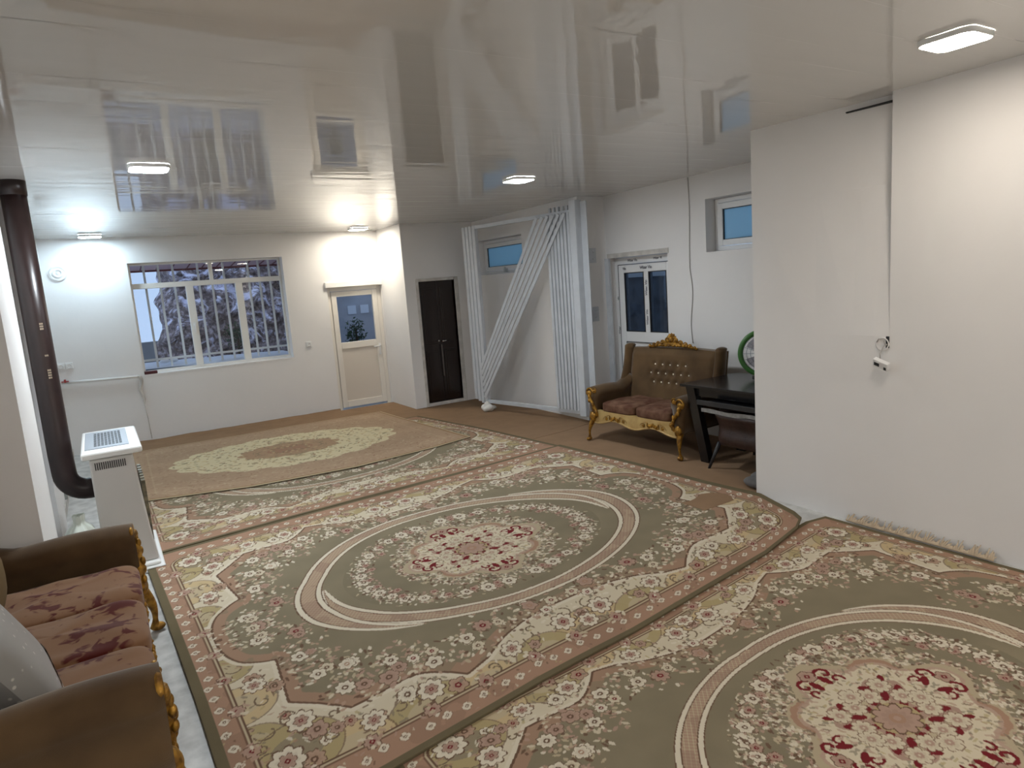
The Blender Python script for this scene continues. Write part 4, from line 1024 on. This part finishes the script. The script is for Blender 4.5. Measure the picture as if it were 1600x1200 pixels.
def thin_carpet(res):
    q = Canvas(1.7, 1.25, res); rnd = random.Random(4); X, Y = q.X, q.Y; B0 = L(166, 141, 117)
    n1 = vnoise(q.h, q.w, 50, 31)
    q.c[:] = B0*(.9+.2*n1[..., None])
    th = np.arctan2(Y/.78, X/1.33); rho = np.hypot(X/1.33, Y/.78)
    edge = .92+.07*np.abs(np.cos(th*9))
    q.fill(rho < edge, L(206, 194, 160)); q.fill(rho < .40+.05*np.abs(np.cos(th*6)), L(166, 138, 112)); q.fill(rho < .2, L(158, 126, 104))
    for k in range(700):
        x, y = rnd.uniform(0, 1.6), rnd.uniform(0, 1.2); r_ = math.hypot(x/1.33, y/.78)
        if r_ < .95: q.ell(x, y, rnd.uniform(.015, .035), rnd.uniform(.006, .014), rnd.random()*PI, rnd.choice((L(150, 138, 112), L(150, 120, 96), L(190, 170, 130), OLIVE)), .75)
        else: q.ell(x, y, rnd.uniform(.012, .03), .008, rnd.random()*PI, rnd.choice((L(176, 152, 124), L(140, 112, 90), L(186, 168, 140))), .6)
    b = np.minimum(1.7-X, 1.25-Y); q.fill((b < .22) & (b > .20), L(186, 168, 138), .35); q.fill((b < .05), L(150, 122, 92)); q.fill(b < .018, L(196, 180, 150))
    f = np.concatenate([q.c[:, ::-1], q.c], 1); return np.concatenate([f[::-1], f], 0), 3.4, 2.5
def poly_at(P, t):
    """point on a polyline given as [(param, x, y, z)]"""
    P = np.array(P, float); return np.stack([np.interp(t, P[:, 0], P[:, k]) for k in (1, 2, 3)], -1)
def carpet_mat():
    m, nt, b = nodes('woven_carpet'); b.inputs['Roughness'].default_value = .95; b.inputs['Specular IOR Level'].default_value = .1
    at = nt.nodes.new('ShaderNodeVertexColor'); at.layer_name = 'dye'; nt.links.new(at.outputs[0], b.inputs['Base Color'])
    tc = nt.nodes.new('ShaderNodeTexCoord'); n = nt.nodes.new('ShaderNodeTexNoise'); n.inputs['Scale'].default_value = 350; n.inputs['Detail'].default_value = 2
    nt.links.new(tc.outputs['Object'], n.inputs['Vector'])
    bp = nt.nodes.new('ShaderNodeBump'); bp.inputs['Strength'].default_value = .35; bp.inputs['Distance'].default_value = .004
    nt.links.new(n.outputs['Fac'], bp.inputs['Height']); nt.links.new(bp.outputs[0], b.inputs['Normal']); return m
WOVEN = carpet_mat()
def make_carpet(name, design, near, far, left, right, label, base, group=None, wob=.003, seed=0, wu=0.0, wv=0.0):
    f, Wd, Hd = design; nv_, nu_ = f.shape[:2]
    u = np.linspace(0, 1, nu_); v = np.linspace(0, 1, nv_); u = u+wu*4*u*(1-u); v = v+wv*4*v*(1-v)
    N = poly_at(near, u); Fa = poly_at(far, u); Le = poly_at(left, v); Ri = poly_at(right, v)
    U = u[None, :, None]; V = v[:, None, None]
    P = N[None]*(1-V)+Fa[None]*V+Le[:, None]*(1-U)+Ri[:, None]*U-((1-U)*(1-V)*N[0]+U*(1-V)*N[-1]+(1-U)*V*Fa[0]+U*V*Fa[-1])
    wn = vnoise(nv_, nu_, 90, seed+70, 2)
    P[..., 2] += base+wob*(wn-.5)*2
    nverts = nv_*nu_; co = P.reshape(-1, 3)
    idx = np.arange(nverts).reshape(nv_, nu_)
    quads = np.stack([idx[:-1, :-1], idx[:-1, 1:], idx[1:, 1:], idx[1:, :-1]], -1).reshape(-1, 4)
    ring = np.concatenate([idx[0, :], idx[1:, -1], idx[-1, -2::-1], idx[-2:0:-1, 0]])
    low = co[ring].copy(); low[:, 2] = np.maximum(low[:, 2]-.011, .0005)
    ctr = co.mean(0); li = nverts+np.arange(len(ring)); nx = np.roll(np.arange(len(ring)), -1)
    sk = np.stack([ring, li, li[nx], ring[nx]], -1)
    co = np.concatenate([co, low]); quads = np.concatenate([quads, sk])
    org = np.array([ctr[0], ctr[1], 0]); co = co-org
    me = bpy.data.meshes.new(name); me.vertices.add(len(co)); me.vertices.foreach_set('co', co.astype(np.float32).ravel())
    me.loops.add(quads.size); me.loops.foreach_set('vertex_index', quads.astype(np.int32).ravel())
    me.polygons.add(len(quads)); me.polygons.foreach_set('loop_start', np.arange(0, quads.size, 4, dtype=np.int32))
    me.polygons.foreach_set('use_smooth', np.concatenate([np.ones(len(quads)-len(sk), bool), np.zeros(len(sk), bool)]))
    me.update(calc_edges=True)
    ca = me.color_attributes.new('dye', 'FLOAT_COLOR', 'POINT'); cc = np.ones((len(co), 4), np.float32); cc[:nverts, :3] = np.clip(f.reshape(-1, 3), 0, 1)
    cc[nverts:, :3] = HEM*.7; ca.data.foreach_set('color', cc.ravel())
    me.materials.append(WOVEN); o = bpy.data.objects.new(name, me); COL.objects.link(o); o.location = org
    tag(o, label, 'carpet', group or ('medallion carpets' if 'medallion' in name else None)); return o

def base_carpet(name, poly, z, label):
    mb = MB(); mb.add([(x, y, z) for x, y in poly]+[(x, y, .0005) for x, y in poly], [tuple(range(len(poly)))]+[(i, (i+1) % len(poly), (i+1) % len(poly)+len(poly), i+len(poly)) for i in range(len(poly))])
    return tag(mb.build(name, MOKET), label, 'carpet', 'plain brown base carpets')
base_carpet('base_carpet', [(3.6, 6.28), (4.25, 6.34), (4.7, 6.39), (5.1, 6.50), (5.10, 9.26), (3.92, 9.26), (3.92, 10.20), (.10, 10.20), (-.2, 9.2), (-.2, 8.6), (3.3, 8.4)], .0115, 'plain brown floor carpet running from the gate to the far door')
base_carpet('base_carpet', [(3.7, 3.43), (5.5, 3.43), (5.5, 6.47), (4.9, 6.44), (4.25, 6.37), (3.7, 6.31)], .008, 'plain brown floor carpet under the loveseat and black table')
mb = MB(); mb.grid(lambda u, v: (.05+u*3.0, 10.13+.07*v, .010+.035*v*v+.012*noise.noise(Vector((u*9, v, 0)))), 60, 5)
o = mb.build('carpet_edge', MOKET); o.parent = bpy.data.objects['base_carpet']

DES_HI = medallion_carpet(.005)
DES_NEAR = medallion_carpet(.005, .90)
DES_LO = tuple([DES_HI[0][::2, ::2]]+[4.0, 3.0])
# far medallion carpet (mostly under the thin one)
make_carpet('medallion_carpet', DES_LO, [(0, .05, 5.46, .0), (.2, .86, 5.545, 0), (.45, 1.75, 5.62, 0), (.7, 2.80, 5.69, 0), (1, 4.08, 5.80, 0)], [(0, .02, 8.45, 0), (1, 3.70, 8.72, 0)],
            [(0, .05, 5.46, 0), (1, .02, 8.45, 0)], [(0, 4.08, 5.80, 0), (.45, 3.95, 7.2, 0), (1, 3.70, 8.72, 0)],
            'olive medallion carpet half covered by the thin beige carpet near the far wall', .020, seed=1)
make_carpet('medallion_carpet', DES_HI, [(0, .17, 2.22, 0), (.15, .70, 2.27, 0), (.35, 1.49, 2.385, .0), (.52, 2.10, 2.44, 0), (.83, 3.37, 2.62, .003), (.96, 3.83, 2.73, .012), (1, 3.96, 2.79, .035)],
            [(0, .06, 5.42, 0), (.2, .88, 5.52, 0), (.45, 1.76, 5.60, 0), (.7, 2.81, 5.68, 0), (1, 4.10, 5.84, 0)],
            [(0, .17, 2.22, 0), (.35, .145, 3.25, 0), (.65, .115, 4.08, 0), (1, .06, 5.42, 0)], [(0, 3.96, 2.79, .035), (.06, 4.08, 2.93, .01), (.2, 4.26, 3.36, 0), (.4, 4.215, 3.9, 0), (.65, 4.19, 4.67, 0), (1, 4.10, 5.84, 0)],
            'olive medallion carpet in the middle of the floor, wholly visible, with one curled corner', .024, seed=2, wu=-.024, wv=.03)
make_carpet('medallion_carpet', DES_NEAR, [(0, .78, -.12, 0), (1, 4.22, -.10, 0)], [(0, .72, 2.46, 0), (.5, 2.3, 2.56, 0), (.94, 4.02, 2.80, 0), (1, 4.185, 2.76, .01)],
            [(0, .78, -.12, 0), (1, .72, 2.46, 0)], [(0, 4.22, -.10, 0), (.6, 4.225, 1.55, 0), (.8, 4.205, 2.2, 0), (1, 4.185, 2.76, .01)],
            'olive medallion carpet nearest the camera, fringed along the white wall', .010, seed=3, wu=.018, wv=.045)
make_carpet('thin_carpet', thin_carpet(.008), [(0, .06, 7.06, 0), (.3, 1.08, 6.74, .004), (.6, 2.09, 6.64, .006), (.88, 3.1, 6.80, 0), (1, 3.58, 6.92, 0)], [(0, .12, 9.55, 0), (1, 3.42, 9.45, 0)],
            [(0, .06, 7.06, 0), (1, .12, 9.55, 0)], [(0, 3.58, 6.92, 0), (1, 3.42, 9.45, 0)], 'thin beige carpet with a cream oval centre lying over the far medallion carpet', .034, wob=.006, seed=4)
# fringe along the wall
mb = MB(); rnd = random.Random(2)
for k in range(190):
    y = 1.72+k*.0048; 
    if y > 2.62: break
    a = rnd.uniform(-.35, .35); l = rnd.uniform(.02, .075)*(.7+.5*math.sin(k*.35))
    mb.tube([(4.205, y, .022), (4.222+l*.2, y+a*l*.5, .030+l*.3), (4.232+l*.5, y+a*l, .026+l*.6)], [.0045, .004, .002], 5)
tag(mb.build('carpet_fringe', FRINGE), 'cream wool fringe of the near carpet ruffled against the white wall', 'fringe', kind='stuff')
